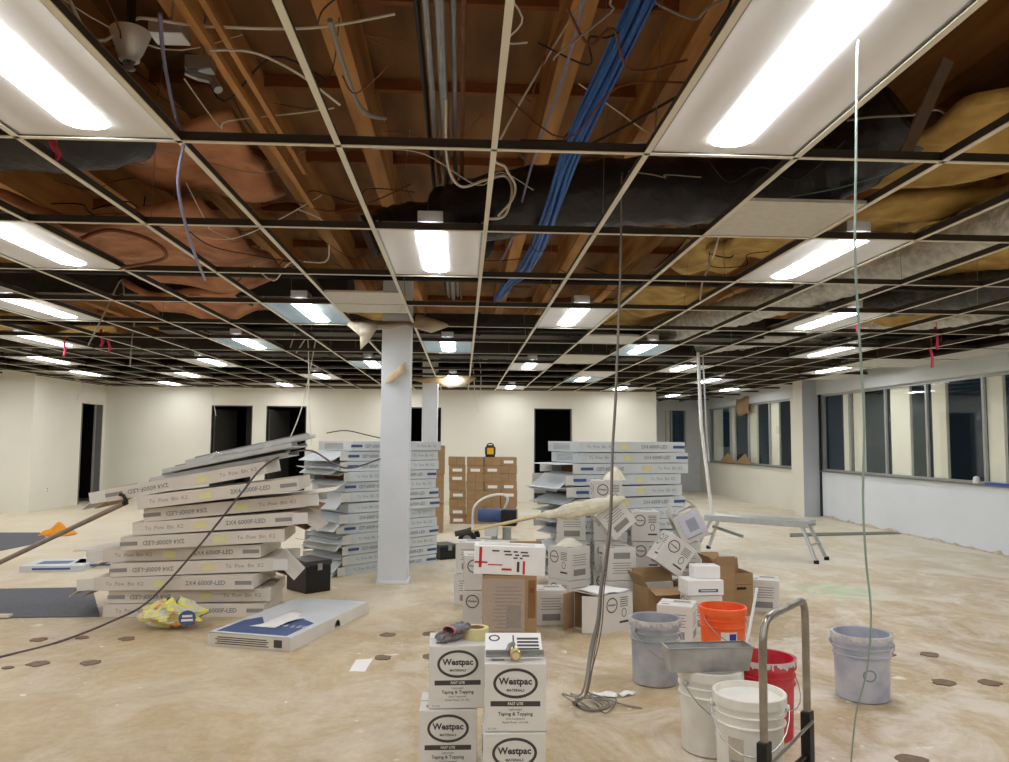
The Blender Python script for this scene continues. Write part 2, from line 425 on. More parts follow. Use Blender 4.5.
def window_band(n, ys, panels, ext):
    w = struct(empty('window_%d' % n, (XR, ys[0], SILL)))
    y0, y1 = ys[0], ys[-1]; zc = (HEAD-SILL)/2
    for z, h in ((.02, .04), (HEAD-SILL-.02, .04)):
        b = MB(); b.box((.05, (y1-y0)/2, z), (.06, y1-y0, h)); b.build('rail', ALF, w)
    b = MB(); b.box((.02, (y1-y0)/2, -.003), (.13, y1-y0, .022)); b.build('window_sill', mat('sill_grey', S(120, 118, 114), .6), w)
    for k, y in enumerate(ys):
        b = MB(); b.box((.045, y-y0, zc), (.035, .045, HEAD-SILL-.08)); b.build('mullion', ALF, w)
    for k in range(len(ys)-1):
        b = MB(); b.box((.06, (ys[k]+ys[k+1])/2-y0, zc), (.008, ys[k+1]-ys[k]-.05, HEAD-SILL-.08)); b.build('pane', GLASS, w)
    for a, c in panels:
        b = MB(); b.box((.095, (a+c)/2-y0, zc), (.04, c-a, HEAD-SILL-.02)); b.build('pier', CREAM, w)
    return w
ysn = [-1.9, -.7, .5, 1.7, 2.95, 4.2, 5.4, 6.65, 7.9, wy(1062), wy(982), wy(925), wy(884), wy(848), YP-.01]
pan = [(wy(x1), wy(x0)) for x0, x1 in ((840, 847), (850, 859.5), (887, 906), (928, 942), (983, 999))]
w1 = window_band(1, ysn, pan, 8)
w2 = window_band(2, [wy(791), wy(768), wy(747), wy(729), wy(709)], [(wy(x1), wy(x0)) for x0, x1 in ((711, 719), (747, 754), (767, 776), (729, 732))], 8)
w3 = struct(empty('window_3', ((fx[0]+fx[1])/2, YF, 1.26)))
W3 = fx[1]-fx[0]
for x in (-W3/2+.02, W3/2-.02, -W3/2+.2): b = MB(); b.box((x, .05, .52), (.04, .08, 1.04)); b.build('mullion', ALF, w3)
b = MB(); b.box((0, .06, .52), (W3, .008, 1.04)); b.build('pane', GLASS, w3)
b = MB(); b.box((-W3/2+.09, .16, .52), (.16, .1, 1.04)); b.build('pier', CREAM, w3)
# dark street outside
b = MB(); b.box((XR+9, 8, -.4), (16, 60, .1)); o = struct(b.build('ground_outside', NIGHT))

# ---- roof deck, joists
b = MB(); b.box((-2.6, 7.2, ZD+.02), (20.2, 31.2, .04)); ceiling = struct(b.build('ceiling', PLY))
ZJ = 3.6                                         # joist undersides
JX = [-11, -9.8, -8.6, -7.4, -6.2, -5.1, -4.1, -3.2, -2.3, -1.5, -.725, .59, 1.29, 2.1, 3.0, 4.0, 5.1, 6.2]
for x in JX:
    b = MB(); b.box((x, 7.2, (ZJ+ZD)/2), (.13, 30.6, ZD-ZJ)); b.build('joist', BEAM, ceiling)
SEAM = mat('blocking_wood', S(150, 92, 48), .8, var=.3, scale=5)
for k, y in enumerate([1.9, 3.1, 4.35, 5.5, 7.0, 8.6, 10.2, 12.0, 14., 16.]):
    b = MB(); b.box((-2.6, y, ZD-.045), (19.4, .045, .09)); b.build('blocking', SEAM, ceiling)
for k in range(10):                               # plywood sheets lapped under the deck, proud by a few millimetres
    b = MB(); b.box((-.08+(k % 2)*.95, 2.4+k*1.24, ZD-.012-(k % 2)*.004), (1.1 if k % 2 == 0 else .5, 1.2, .012)); b.build('plywood_sheet', PLY, ceiling)
wallseg('wall_right_near', XR, XR+.16, -10.2, -1.9, SILL, HEAD, WALLG)
struct(bpy.data.objects['wall_right_near'])

# ================================================================== SUSPENDED GRID
grid = tag(empty('ceiling_grid', (0, 0, CEIL)), 'suspended white metal ceiling grid with most of its tiles missing', 'ceiling grid')
def tee(name, p, q, w=.024):
    p = Vector(p); q = Vector(q); d = q-p; c = (p+q)/2; along_x = abs(d.x) > abs(d.y); L = d.length
    b = MB(); sx, sy = (L, w) if along_x else (w, L)
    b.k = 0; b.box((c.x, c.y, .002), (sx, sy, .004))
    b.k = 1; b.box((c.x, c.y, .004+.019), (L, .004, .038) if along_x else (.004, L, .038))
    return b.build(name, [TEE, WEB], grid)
for i in range(-20, 11):
    x = gx(i); y1 = 14.8 if i < -13 else (22.35 if x > XE else 18.0)
    tee('tee_runner', (x, -7.9, 0), (x, y1, 0))
for j in range(-8, 16):
    y = gy(j)
    x0 = -12.1 if y < YC else (XL if y < YB else XE)
    tee('main_tee', (x0, y, .001), (XR, y, .001), .022)
for p, q in (((XR-.012, -7.9, 0), (XR-.012, 22.3, 0)), ((XL+.012, YC, 0), (XL+.012, YB, 0)), ((XL, YB-.012, 0), (XE, YB-.012, 0))):
    tee('wall_angle', p, q)
rng = random.Random(5)
for i in range(-13, 11, 2):
    for j in range(0, 12):
        if rng.random() < .42:
            x = gx(i)+rng.uniform(-.02, .02); y = gy(j)+rng.uniform(-.3, .3)
            b = MB(); b.tube([(x, y, .03), (x+rng.uniform(-.06, .06), y+rng.uniform(-.1, .1), .7), (x+rng.uniform(-.1, .1), y+rng.uniform(-.15, .15), ZD-CEIL-.05)], .0022, 4)
            b.build('hanger_wire', WIRE, grid)

# ---- light fixtures
def fixture_meshes():
    W, L = .598, 1.205
    def pan(mb):
        # sloped reflector wings from the lip up to the spine, closed ends
        prof = [(-W/2, 0), (-W/2+.02, 0), (-W/2+.03, .006), (-.20, .012), (-.10, .016), (.10, .016), (.20, .012), (W/2-.03, .006), (W/2-.02, 0), (W/2, 0)]
        e = L/2; V = []; F = []
        n = len(prof)
        for y, s in ((-e, 0.), (-e+.02, 0.), (-e+.07, 1.), (e-.07, 1.), (e-.02, 0.), (e, 0.)):
            for x, z in prof: V.append((x, y, z*s+.006))
        for a in range(5):
            for k in range(n-1): F.append((a*n+k, (a+1)*n+k, (a+1)*n+k+1, a*n+k+1))
        mb.add(V, F)
        return mb
    a = MB(); pan(a)
    h = MB(); h.box((0, 0, .045), (W-.06, L-.1, .03)); 
    for s in (-1, 1): h.box((s*(W/2-.01), 0, .03), (.014, L-.02, .05))
    d = MB(); d.box((0, -L/2+.14, .09), (.14, .2, .06))
    l = MB(); R = .085; hl = L/2-.03
    # long capsule-shaped lens bulging down
    n = 10; out = []
    for k in range(2*n+1):
        an = -pi/2+pi*k/(2*n); out.append((R*math.sin(an), 0, 0))
    ring = []
    for s in (1, -1):
        for k in range(n+1):
            an = pi*k/n; ring.append((s*R*math.cos(an), s*(hl-R+R*math.sin(an))))
    V = []; F = []
    lev = [(1., .0225), (.99, .019), (.96, .0165), (.85, .0145), (.6, .0135), (.25, .013)]
    m = len(ring)
    for sc, z in lev:
        for x, y in ring: V.append((x*sc, y-(1-sc)*R*(1 if y > 0 else -1), z))
    for a_ in range(len(lev)-1):
        for k in range(m): F.append((a_*m+k, a_*m+(k+1) % m, (a_+1)*m+(k+1) % m, (a_+1)*m+k))
    F.append(tuple((len(lev)-1)*m+k for k in range(m)))
    l.add(V, F)
    return (a, h, d, l)
_a, _h, _d, _l = fixture_meshes()
ME_PAN = _a.mesh('reflector_pan', PANEL, True); ME_PANB = _a.mesh('reflector_pan_film', FILM, True)
ME_HOUS = _h.mesh('housing', STEEL); ME_DRV = _d.mesh('driver_box', mat('driver_white', S(214, 214, 210), .5)); ME_LENS = _l.mesh('lens', LENS, True)
ROWS = {-7: (-9, -5, -1, 3, 7), -5: (-11, -7, -3, 1, 5, 9), -3: (-13, -9, -5, -1, 3, 7), -1: (-15, -11, -7, -3, 1, 5, 9), 1: (-17, -13, -9, -5, -1, 3, 7), 3: (-19, -15, -11, -7, -3, 1, 5, 9), 5: (-17, -13, -9, -5, -1, 3, 7),
        7: (-15, -11, -7, -3, 1, 5, 9), 8: (-18, -15), 9: (-12, -9, -5, -1, 3, 7), 11: (-11, -7, -3, 1, 5, 9), 13: (8,)}
FILMED = {(-3, 3), (-5, 5), (-1, 5), (3, 5), (-3, 7), (3, 9)}
INVIEW = {-1: (-3, 1), 1: (-5, -1, 3), 3: (-7, -3, 1, 5), 5: (-9, -5, -1, 3, 7), 7: (-11, -7, -3, 1, 5, 9), 9: (-12, -9, -5, -1, 3, 7), 11: (-11, -7, -3, 1, 5, 9), 13: (8,)}
rowname = {-1: 'nearest', 1: 'second nearest', 3: 'third nearest', 5: 'fourth nearest', 7: 'fifth nearest', 9: 'sixth nearest', 11: 'farthest main'}
for j, cols in ROWS.items():
    for i in cols:
        t = empty('ceiling_light', (gx(i)+.305, gy(j)+.61, CEIL+.004))
        film = (i, j) in FILMED
        inst(ME_PANB if film else ME_PAN, 'reflector_pan', t); inst(ME_HOUS, 'housing', t); inst(ME_DRV, 'driver_box', t); inst(ME_LENS, 'lens', t)
        iv = INVIEW.get(j, ())
        if i in iv:
            if j == 13: lab = 'lit white recessed light over the far right recess beyond the back wall'
            else: lab = 'lit %s recessed light, %s from the left in the %s row' % ('blue-filmed' if film else 'white', ORD[iv.index(i)], rowname[j])
        else: lab = 'lit white recessed light outside the left, right or near edge of view'
        tag(t, lab, 'ceiling light', 'recessed ceiling lights' if i in iv else 'recessed ceiling lights out of view')

# ---- leftover tiles
def tile(i, j0, j1, lab, m=TILE, tilt=0):
    b = MB(); b.box((0, 0, .008), (.59, (j1-j0)*1.22-.02, .016)); o = b.build('ceiling_tile', m)
    o.location = (gx(i)+.305, gy((j0+j1)/2), CEIL+.006); o.rotation_euler.x = tilt
    return tag(o, lab, 'ceiling tile', 'leftover ceiling tiles')
tile(2, .47, 1., 'grey half ceiling tile beside the nearest right-hand light')
tile(-2, 2.55, 3.38, 'ceiling tile lying in the grid just before the white column')
tile(2, 4.45, 5., 'pale tile between the middle lights, behind the hanging cable bundle')
tile(2, 6.1, 7., 'dim grey tile behind the middle lights of the fourth row')
tile(3, 8.02, 8.98, 'white tile next to the blue-filmed light by the back wall', PANEL)
for k, (i, j) in enumerate([(10, 4), (10, 5), (10, 6), (9, 6), (10, 8)]):
    tile(i, j+.02, j+.98, 'grey ceiling tile left along the window wall, %s from the camera' % ORD[k])

# ================================================================== CEILING VOID
def cable(pts, r, m, label, cat='cable', group=None, name='cable', n=6, seg=8):
    b = MB(); b.tube(smooth_path(pts, seg), r, n); return tag(b.build(name, m, None, True), label, cat, group)
CG = mat('cable_grey', S(150, 146, 138), .5); CW = mat('cable_white', S(226, 220, 208), .5); CB = mat('cable_black', S(24, 23, 22), .5); CBL = mat('cable_blue', S(58, 112, 196), .45, var=.3, scale=30); CLI = mat('cable_lilac', S(140, 140, 176), .5); CBR = mat('cable_rust', S(120, 66, 36), .6)
# conduits above the middle
for k, (x, z, r, m) in enumerate([(-.17, 3.12, .016, STEEL), (-.115, 3.10, .022, STEEL), (-.06, 3.13, .014, STEEL), (-.02, 3.10, .012, mat('conduit_rust', S(128, 84, 54), .6, .3, var=.4, scale=9)), (-.21, 3.16, .013, CB)]):
    b = MB(); b.tube([(x, .8, z), (x+.003, 3, z+.005), (x-.01, 5.6, z), (x-.02, 9.5, z+.02)], r, 8)
    tag(b.build('conduit', m, None, True), ['thin grey conduit, leftmost steel one in the bundle above the middle aisle', 'thickest steel conduit in the bundle above the middle aisle', 'slim steel conduit right of the thickest one overhead', 'rusty brown conduit at the right of the overhead bundle', 'black pipe at the left of the overhead conduit bundle'][k], 'conduit', 'conduits overhead')
# blue cable bundle
bb = tag(empty('cable_bundle', (.62, 2.9, 3.0)), 'thick bundle of bright blue network cables strapped above the grid', 'cable bundle')
path = [(x-.62, y-2.9, z-3.0) for x, y, z in ((.72, 1.7, 3.12), (.63, 2.9, 3.0), (.50, 3.5, 2.77), (.47, 4.1, 2.67), (.47, 4.9, 2.65), (.44, 5.8, 2.67), (.40, 6.9, 2.8), (.35, 8.4, 2.92))]
rng = random.Random(11)
for k in range(16):
    a = 2*pi*k/11; rr = .036 if k < 11 else .016
    if k >= 11: a = 2*pi*k/5
    tw = rng.uniform(-.3, .3)
    b = MB(); b.tube(smooth_path([(x+rr*math.cos(a+tw*n_)+rng.uniform(-.008, .008), y, z+rr*math.sin(a+tw*n_)+rng.uniform(-.008, .008)) for n_, (x, y, z) in enumerate(path)], 5), .0085, 6)
    b.build('network_cable', CBL, bb, True)
for n_ in (2, 4):
    x, y, z = path[n_]; b = MB(); b.lathe([(.052, -.012), (.056, 0), (.052, .012)], 16, (x, y, z), R=Euler((pi/2, 0, 0)).to_matrix()); b.build('strap', CB, bb, True)
cable([(.40, 1.6, 3.1), (.42, 3., 2.98), (.36, 4.1, 2.9), (.33, 5.4, 2.82), (.30, 6.5, 2.9)], .007, CLI, 'lilac network cable running left of the thick blue bundle overhead')
# ducts
def duct(name, pts, r, m, label, ribs, wob=.035, n=20, seg=14):
    P = smooth_path(pts, seg); rad = []; rg = random.Random(len(label))
    for k in range(len(P)): rad.append(r*(1+wob*math.sin(k*ribs)+rg.uniform(-wob, wob)*.6))
    b = MB(); b.tube(P, rad, n); return tag(b.build(name, m, None, True), label, 'duct', 'ducts above the grid')
BAG = mat('black_duct_wrap', S(40, 40, 46), .38, var=.4, scale=6, bump=.7, bscale=14, spec=.5)
SILV = mat('silver_duct', S(222, 220, 212), .3, .25, var=.4, scale=14, bump=1., bscale=30)
GREYD = mat('grey_duct', S(96, 96, 96), .4, .2, var=.4, scale=8, bump=.9, bscale=22)
duct('flex_duct', [(-.15, 5.15, 2.86), (.35, 4.9, 2.92), (1.0, 4.75, 2.95), (1.7, 4.7, 2.97), (2.2, 4.5, 3.05), (2.5, 4.2, 3.25)], .21, BAG, 'black plastic-wrapped duct crossing above the grid right of the conduits', 1.3)
duct('flex_duct', [(-5.2, 3.6, 2.88), (-4.2, 3.62, 2.86), (-2.8, 3.75, 2.88), (-2.0, 3.9, 2.9), (-1.72, 4.1, 3.05)], .19, BAG, 'black plastic-wrapped duct at the left beside the nearest left-hand light', 1.1)
duct('flex_duct', [(-.66, 5.25, 2.76), (-.5, 5.28, 2.83), (-.25, 5.35, 2.88), (.1, 5.75, 2.86)], .15, BAG, 'short curved black duct left of the nearest middle light', 1.2)
duct('flex_duct', [(3.5, 3.6, 2.98), (3.42, 4.8, 2.82), (3.2, 6.2, 2.78), (2.95, 7.6, 2.78), (2.6, 9.4, 2.8), (2.2, 10.5, 2.9)], .16, SILV, 'long silver flexible duct running away at the upper right', 1.9, .05, seg=24)
duct('flex_duct', [(6.0, 6.0, 2.95), (5.2, 6.5, 2.86), (4.5, 7.2, 2.82), (3.9, 8.2, 2.86)], .17, GREYD, 'dark grey flexible duct near the right edge above the window wall', 2.1, .07, seg=22)
duct('flex_duct', [(6.6, 7.2, 2.88), (5.9, 7.7, 2.80), (5.2, 8.5, 2.82), (4.4, 10., 2.86), (3.7, 12, 2.9)], .14, SILV, 'silver flexible duct farthest right, behind the dark grey one', 2.0, .06, seg=22)
for k, (x0, x1, y, z, h, lab) in enumerate([(-6.5, -1.2, 8.3, 2.98, .26, 'dark rectangular metal duct crossing above the left third row lights'), (-4, 6.3, 10.7, 2.95, .28, 'dark rectangular metal duct crossing above the middle of the hall'), (-7.6, 5.6, 13.2, 2.92, .26, 'dark rectangular metal duct farthest from the camera')]):
    b = MB(); b.box(((x0+x1)/2, y, z), (x1-x0, .5, h)); 
    for q in range(int((x1-x0)/1.2)): b.box((x0+.6+q*1.2, y, z), (.03, .54, h+.04))
    tag(b.build('sheet_metal_duct', mat('dull_duct', S(70, 66, 62), .55, .5, var=.3), bevel=.0), lab, 'duct', 'ducts above the grid')
# insulation blankets draped between the joists
INS = mat('insulation_yellow', S(206, 174, 104), .9, var=.3, scale=5, bump=.5, bscale=12, col2=S(158, 124, 64))
KRF = mat('insulation_kraft', S(200, 142, 104), .85, var=.25, scale=4, bump=.4, bscale=8, col2=S(142, 92, 62))
def blanket(x0, x1, y0, y1, z, m, label, sag=.12, seed=1, tilt=0.):
    rg = random.Random(seed); ph = [rg.uniform(0, 6) for _ in range(4)]
    def fn(u, v):
        x = x0+(x1-x0)*u; y = y0+(y1-y0)*v
        return (x, y, z+tilt*(u-.5)-sag*math.sin(pi*u)*(.6+.4*math.sin(5*v+ph[0]))+.035*math.sin(9*u+ph[1]+4*v)+.03*math.sin(13*v+ph[2]))
    b = MB(); b.grid(fn, 14, 20); return tag(b.build('insulation_batt', m, None, True, solid=.06), label, 'insulation', 'insulation in the ceiling void')
blanket(1.95, 2.55, 4.9, 7.3, 3.12, INS, 'yellow insulation hanging right of the middle joists', .15, 1)
blanket(2.45, 4.2, 3.5, 4.8, 3.2, INS, 'large tan insulation blanket at the upper right corner of view', .2, 2, .3)
blanket(2.05, 3.9, 4.9, 6.5, 3.08, INS, 'yellow insulation sagging above the silver duct on the right', .1, 3, .2)
blanket(3.9, 5.0, 5.2, 7.2, 3.05, INS, 'yellow insulation over the dark grey duct at the right', .12, 4)
blanket(1.7, 2.6, 7.6, 10.0, 3.0, INS, 'yellow insulation strip over the right-hand third row lights', .1, 5)
blanket(4.3, 5.2, 7.6, 8.7, 2.86, INS, 'torn yellow insulation near the pink ribbons at right', .1, 6)
blanket(-3.1, -1.75, 5.2, 7.6, 3.0, KRF, 'pinkish kraft-faced insulation sagging over the left second row light', .16, 7)
blanket(-2.3, -1.3, 4.3, 5.6, 3.2, KRF, 'brown kraft-faced insulation beside the left black duct', .14, 8, -.1)
blanket(-3.4, -2.3, 7.9, 9.2, 2.9, KRF, 'kraft-faced insulation drooping behind the left second row light', .14, 9)
blanket(-6.6, -4.6, 9.2, 10.6, 2.84, INS, 'pale yellow insulation low over the left side lights', .1, 10)
blanket(-1.6, -.7, 9., 11.4, 3.1, INS, 'yellow insulation patch beyond the column top', .1, 12)
blanket(3.0, 3.9, 1.7, 2.9, 3.3, INS, 'tan insulation nearest to the camera at the upper right', .12, 13, .2)
# silver lamp-like sprinkler housing hanging top left
p = ay(130, 40, 2.75)
sp = tag(empty('fire_sprinkler', p), 'silver cone-shaped sprinkler fitting hanging at the upper left', 'sprinkler')
b = MB(); b.lathe([(.012, .05), (.026, .045), (.03, .035), (.066, .032), (.068, .026), (.056, -.01), (.044, -.045), (.036, -.06), (.034, -.075), (.02, -.08)], 24); b.build('cone', mat('bright_steel', S(236, 236, 234), .3, .35, var=.1), sp, True)
b = MB(); b.tube([(0, 0, .045), (0, .0, .3), (.02, .05, 1.)], .017, 8); b.build('drop_pipe', BLACKP, sp, True)
b = MB(); b.tube([(-.012, 0, -.05), (-.022, 0, -.075), (-.008, 0, -.1)], .004, 6); b.tube([(.012, 0, -.05), (.022, 0, -.075), (.008, 0, -.1)], .004, 6); b.lathe([(.004, -.098), (.022, -.102), (.022, -.106), (.004, -.11)], 14); b.tube([(0, 0, -.05), (0, 0, -.1)], .007, 6); b.build('nozzle', STEEL, sp, True)
p = ay(200, 72, 3.05)
b = MB(); b.box((0, 0, .03), (.1, .06, .05)); b.tube([(-.05, 0, .0), (-.0, 0, -.02), (.05, 0, -.03), (.08, -.02, -.08)], .018, 8); b.tube([(0, 0, .05), (.02, .1, .8)], .005, 5)
o = b.build('conduit_elbow', STEEL, None, True); o.location = p; tag(o, 'small silver conduit elbow with box right of the cone-shaped sprinkler', 'conduit fitting')
b = MB(); b.box((0, 0, 0), (.13, .1, .05)); b.tube([(0, 0, .02), (.03, .1, .9)], .006, 5); o = b.build('junction_box', ALU, bevel=.004); o.location = ay(170, 33, 3.0); tag(o, 'silver junction box just right of the cone-shaped sprinkler', 'junction box')
# thin battens and sprinkler pipes
for k, (x, y0, y1, z, r, m, lab) in enumerate([(-1.02, 1.4, 5.2, 2.95, .016, BEAM, 'thin wooden batten running back left of the middle joist'), (-.95, 1.4, 4.6, 2.97, .012, BEAM, 'thinner wooden batten beside the left batten overhead')]):
    b = MB(); b.box((x, (y0+y1)/2, z), (r*2, y1-y0, r*2)); tag(b.build('batten', m), lab, 'batten')
for k, (a, c, r, lab) in enumerate([((-8, 6.6, 2.78), (6.5, 6.9, 2.8), .02, 'black pipe crossing the hall above the second row lights'), ((-8, 9.6, 2.76), (6.5, 9.8, 2.78), .024, 'black pipe crossing the hall above the fourth row lights'), ((-7.5, 12.2, 2.75), (6.5, 12.3, 2.75), .024, 'black pipe crossing the hall above the fifth row lights')]):
    b = MB(); b.tube([a, c], r, 8); tag(b.build('sprinkler_pipe', CB, None, True), lab, 'pipe', 'black pipes above the grid')
b = MB(); b.tube([(2.6, 2.95, 2.9), (3.3, 2.95, 2.93), (4.6, 2.9, 3.0)], .012, 8); tag(b.build('metal_rod', ALU, None, True), 'white metal rod crossing below the tan insulation, upper right', 'rod')
b = MB(); b.box((0, 0, 0), (.05, .02, .5)); o = b.build('strap_brace', STEEL); o.location = ay(925, 110, 3.2); o.rotation_euler = (0, .45, 0); tag(o, 'grey metal brace slanting under the upper right insulation', 'brace')
# specific loose cables
cable([ay(160, 14, 2.6), ay(164, 60, 2.8), ay(175, 115, 3.1), ay(184, 138, 3.06), ay(178, 185, 3.1), ay(190, 240, 3.4), ay(205, 280, 4.2)], .007, CLI, 'lilac cable hanging in loops beside the nearest left-hand light')
cable([ay(330, 20, 2.9), ay(345, 70, 3.2), ay(362, 110, 3.5), ay(385, 118, 3.7)], .012, CG, 'thick grey cable hanging along the left joist')
cable([ay(446, 100, 3.7), ay(447, 160, 3.9), ay(460, 186, 4.0), ay(485, 180, 4.1), ay(505, 176, 4.2), ay(512, 190, 4.1), ay(505, 215, 4.1), ay(488, 219, 4.1)], .0075, CW, 'white cable looping from the conduits beneath the black duct')
cable([Vector((.59, 3.7, ZJ+.02)), ay(500, 140, 3.6), ay(506, 168, 3.7), ay(515, 185, 3.8), ay(512, 200, 3.8), ay(498, 216, 3.8)], .006, CW, 'white cable loop right of the middle tee')
cable([Vector((-1.5, 2.3, ZJ)), ay(80, 22, 2.6), ay(140, 18, 2.8), ay(205, 26, 3.0), ay(310, 28, 3.2), ay(395, 14, 3.2)], .006, CW, 'white cable strung across the top left of the void')
cable([ay(210, 50, 2.9), ay(255, 53, 3.1), ay(300, 75, 3.2), ay(340, 105, 3.4)], .005, CW, 'white cable sagging between the battens and the left tee')
cable([ay(80, 239, 4.4), ay(110, 230, 4.6), ay(150, 240, 4.8), ay(165, 258, 5.), ay(120, 268, 5.4)], .012, CBR, 'rust brown cable curling over the kraft insulation')
cable([ay(700, 300, 6), ay(703, 280, 6), ay(712, 260, 6.0), ay(718, 240, 5.8), Vector((2.1, 5.8, ZJ+.02))], .008, CW, 'white cable drop near the yellow insulation on the right')
cable([ay(790, 197, 4.), ay(850, 185, 4.1), ay(920, 160, 4.2), ay(1010, 120, 4.4)], .004, mat('cable_teal', S(110, 150, 150), .5), 'thin teal cable sagging behind the hanging green string')
# many loose cables nobody could tell apart
rng = random.Random(21)
LOOSE = [(CG, 'thin grey loose cable sagging in the ceiling void', 'grey loose cables overhead'), (CB, 'thin black loose cable sagging in the ceiling void', 'black loose cables overhead'), (CBR, 'thin brown loose cable sagging in the ceiling void', 'brown loose cables overhead'), (CW, 'thin whitish loose cable drooping in the ceiling void', 'whitish loose cables overhead')]
for k in range(120):
    m, lab, grp = LOOSE[rng.choice((0, 0, 1, 1, 1, 2, 3))]
    y = rng.choice((rng.uniform(2.4, 6), rng.uniform(4, 9), rng.uniform(8, 16))); x = rng.uniform(-.62, .60)*y; z = rng.uniform(2.66, 3.3)
    x = max(-7.4, min(6.2, x)); a = rng.uniform(0, pi); L = rng.uniform(.4, 1.6); P = []
    for q in range(5):
        s = (q/4-.5)*L; P.append((max(-7.6, min(6.4, x+math.cos(a)*s+rng.uniform(-.1, .1))), min(17.5, y+math.sin(a)*s+rng.uniform(-.1, .1)), max(2.6, z+rng.uniform(-.08, .08)+.5*(q/4-.5)**2*L+rng.uniform(0, .1))))
    cable(P, rng.choice((.003, .004, .006)), m, lab, 'cable', grp, 'loose_cable', 5, 5)
# white wires dangling before the back wall and elsewhere
for k, (pts, Y, lab) in enumerate([([(303, 312), (308, 340), (309, 400), (312, 446)], 10.6, 'white wire hanging in front of the right doorway of the left pair'), ([(316, 326), (312, 360), (301, 410), (286, 447)], 11, 'white wire hanging slantwise beside the vertical one at left'), ([(81, 382), (81, 390), (77, 400)], 16.2, 'short white wire hanging above the left side doorway'), ([(213, 388), (213, 398), (216, 416)], 17.6, 'short white wire hanging over the leftmost back doorway'), ([(472, 352), (474, 380), (476, 405), (480, 412)], 14.5, 'white wire hanging before the bare back wall, left of two'), ([(478, 352), (481, 384), (477, 402)], 14.7, 'white wire hanging before the bare back wall, right of two'), ([(135, 318), (132, 340), (130, 366)], 8.6, 'grey wire hanging among the left side lights'), ([(121, 280), (105, 312), (88, 346)], 6.9, 'white slanting hanger wire near the left side lights')]):
    cable([Vector((gx(round((ay(*pts[0], Y).x-GX0)/.61)), Y, CEIL+.04))]+[ay(x, y, Y) for x, y in pts], .008 if Y > 10 else .006, CW if k < 6 else CG, lab, 'wire', name='hanging_wire')
PINK = mat('pink_ribbon', S(226, 66, 104), .6)
for k, (x, y, Y, h) in enumerate([(12, 148, 3.3, .05), (82, 345, 9.6, .14), (105, 338, 9.2, .1), (128, 345, 9.4, .09), (877, 322, 7.3, .1), (921, 338, 8., .12), (924, 358, 8.1, .1)]):
    p = ay(x, y, Y); b = MB(); b.grid(lambda u, v: ((u-.5)*.03+.01*math.sin(5*v), .008*math.sin(7*v), (v-.5)*2*h), 2, 8)
    p.x = gx(round((p.x-GX0)/.61)); b.tube([(0, 0, h), (.005, .01, (h+CEIL-p.z)/2), (0, 0, max(h+.05, CEIL+.03-p.z))], .002, 4)
    o = b.build('marker_ribbon', PINK, None, True, solid=.003); o.location = p
    tag(o, 'pink marker ribbon hanging from the grid, %s from the left' % ORD[k], 'ribbon', 'pink marker ribbons')
# torn paper collars on the columns' tops come with the columns
# ---- columns
def column(x, y, lab, w=.285):
    t = tag(empty('column', (x, y, 0)), lab, 'column')
    b = MB(); b.box((0, 0, ZW/2+.2), (w, w, ZW+.4)); b.build('shaft', COLM, t, bevel=.006)
    b = MB(); b.box((0, 0, .012), (w+.03, w+.03, .024)); b.build('base_plate', COLM, t, bevel=.004)
    return t
c1 = fl(392, 584); CX, CY = c1.x, c1.y+.14
column(CX, CY, 'white square column standing beside the carton stack, nearer of two')
column(CX+.06, 14.6, 'white square column behind, farther of two')
TORN = mat('torn_paper', S(206, 176, 134), .85, var=.25, scale=5, col2=S(232, 222, 200))
TORNW = mat('torn_plaster_paper', S(226, 216, 196), .85, var=.12, scale=6)
def torn(name, pts, m, label, drop):      # sheet spanned between an edge line and a ragged lower edge
    rg = random.Random(len(label)); V = []; F = []; n = len(pts)
    for (x, y, z, d, out) in pts:
        V += [(x, y, z), (x+out[0]*.5, y+out[1]*.5, z-d*.35), (x+out[0], y+out[1], z-d)]
    for k in range(n-1):
        o = 3*k
        for q in (0, 1): F.append((o+q, o+3+q, o+4+q, o+1+q))
    b = MB(); b.add(V, F); return tag(b.build(name, m, None, True, solid=.006), label, 'torn paper', 'torn paper around the columns')
h = .15
torn('torn_paper', [(CX-.42, CY-.25, CEIL+.02, .05, (-.05, -.04)), (CX-.3, CY-.25, CEIL+.02, .17, (-.03, -.08)), (CX-.2, CY-.22, CEIL+.02, .1, (0, -.1)), (CX-.05, CY-.21, CEIL+.02, .09, (0, -.1)), (CX+.1, CY-.21, CEIL+.02, .05, (0, -.1)), (CX+.25, CY-.22, CEIL+.02, .09, (.03, -.1))], TORNW, 'torn white paper collar around the top of the near column', 0)
torn('torn_paper', [(CX+.2, CY-.25, CEIL+.09, .14, (-.02, -.05)), (CX+.32, CY-.25, CEIL+.06, .16, (.03, -.05)), (CX+.45, CY-.24, CEIL+.02, .05, (.08, -.04))], TORN, 'torn brown paper curling at the right of the near column top', 0)
torn('torn_paper', [(CX-.05-.3, CY-.3, CEIL-.0, .28, (.02, -.03)), (CX-.28, CY-.3, CEIL+.0, .2, (.03, -.03)), (CX-.2, CY-.3, CEIL, .06, (.03, -.02))], TORNW, 'pointed white paper scrap hanging left of the near column top', 0)
pz = ay(391, 362, CY-.15); pz2 = ay(388, 380, CY-.15)
torn('torn_paper', [(CX+.09, CY-.146, pz.z-.0, .1, (-.0, -.04)), (CX+.02, CY-.146, pz.z-.06, .12, (-.02, -.05)), (CX-.07, CY-.146, pz.z-.15, .08, (-.03, -.03))], TORN, 'brown torn wrapping flap on the face of the near column', 0)
X2 = CX+.06; Y2 = 14.6
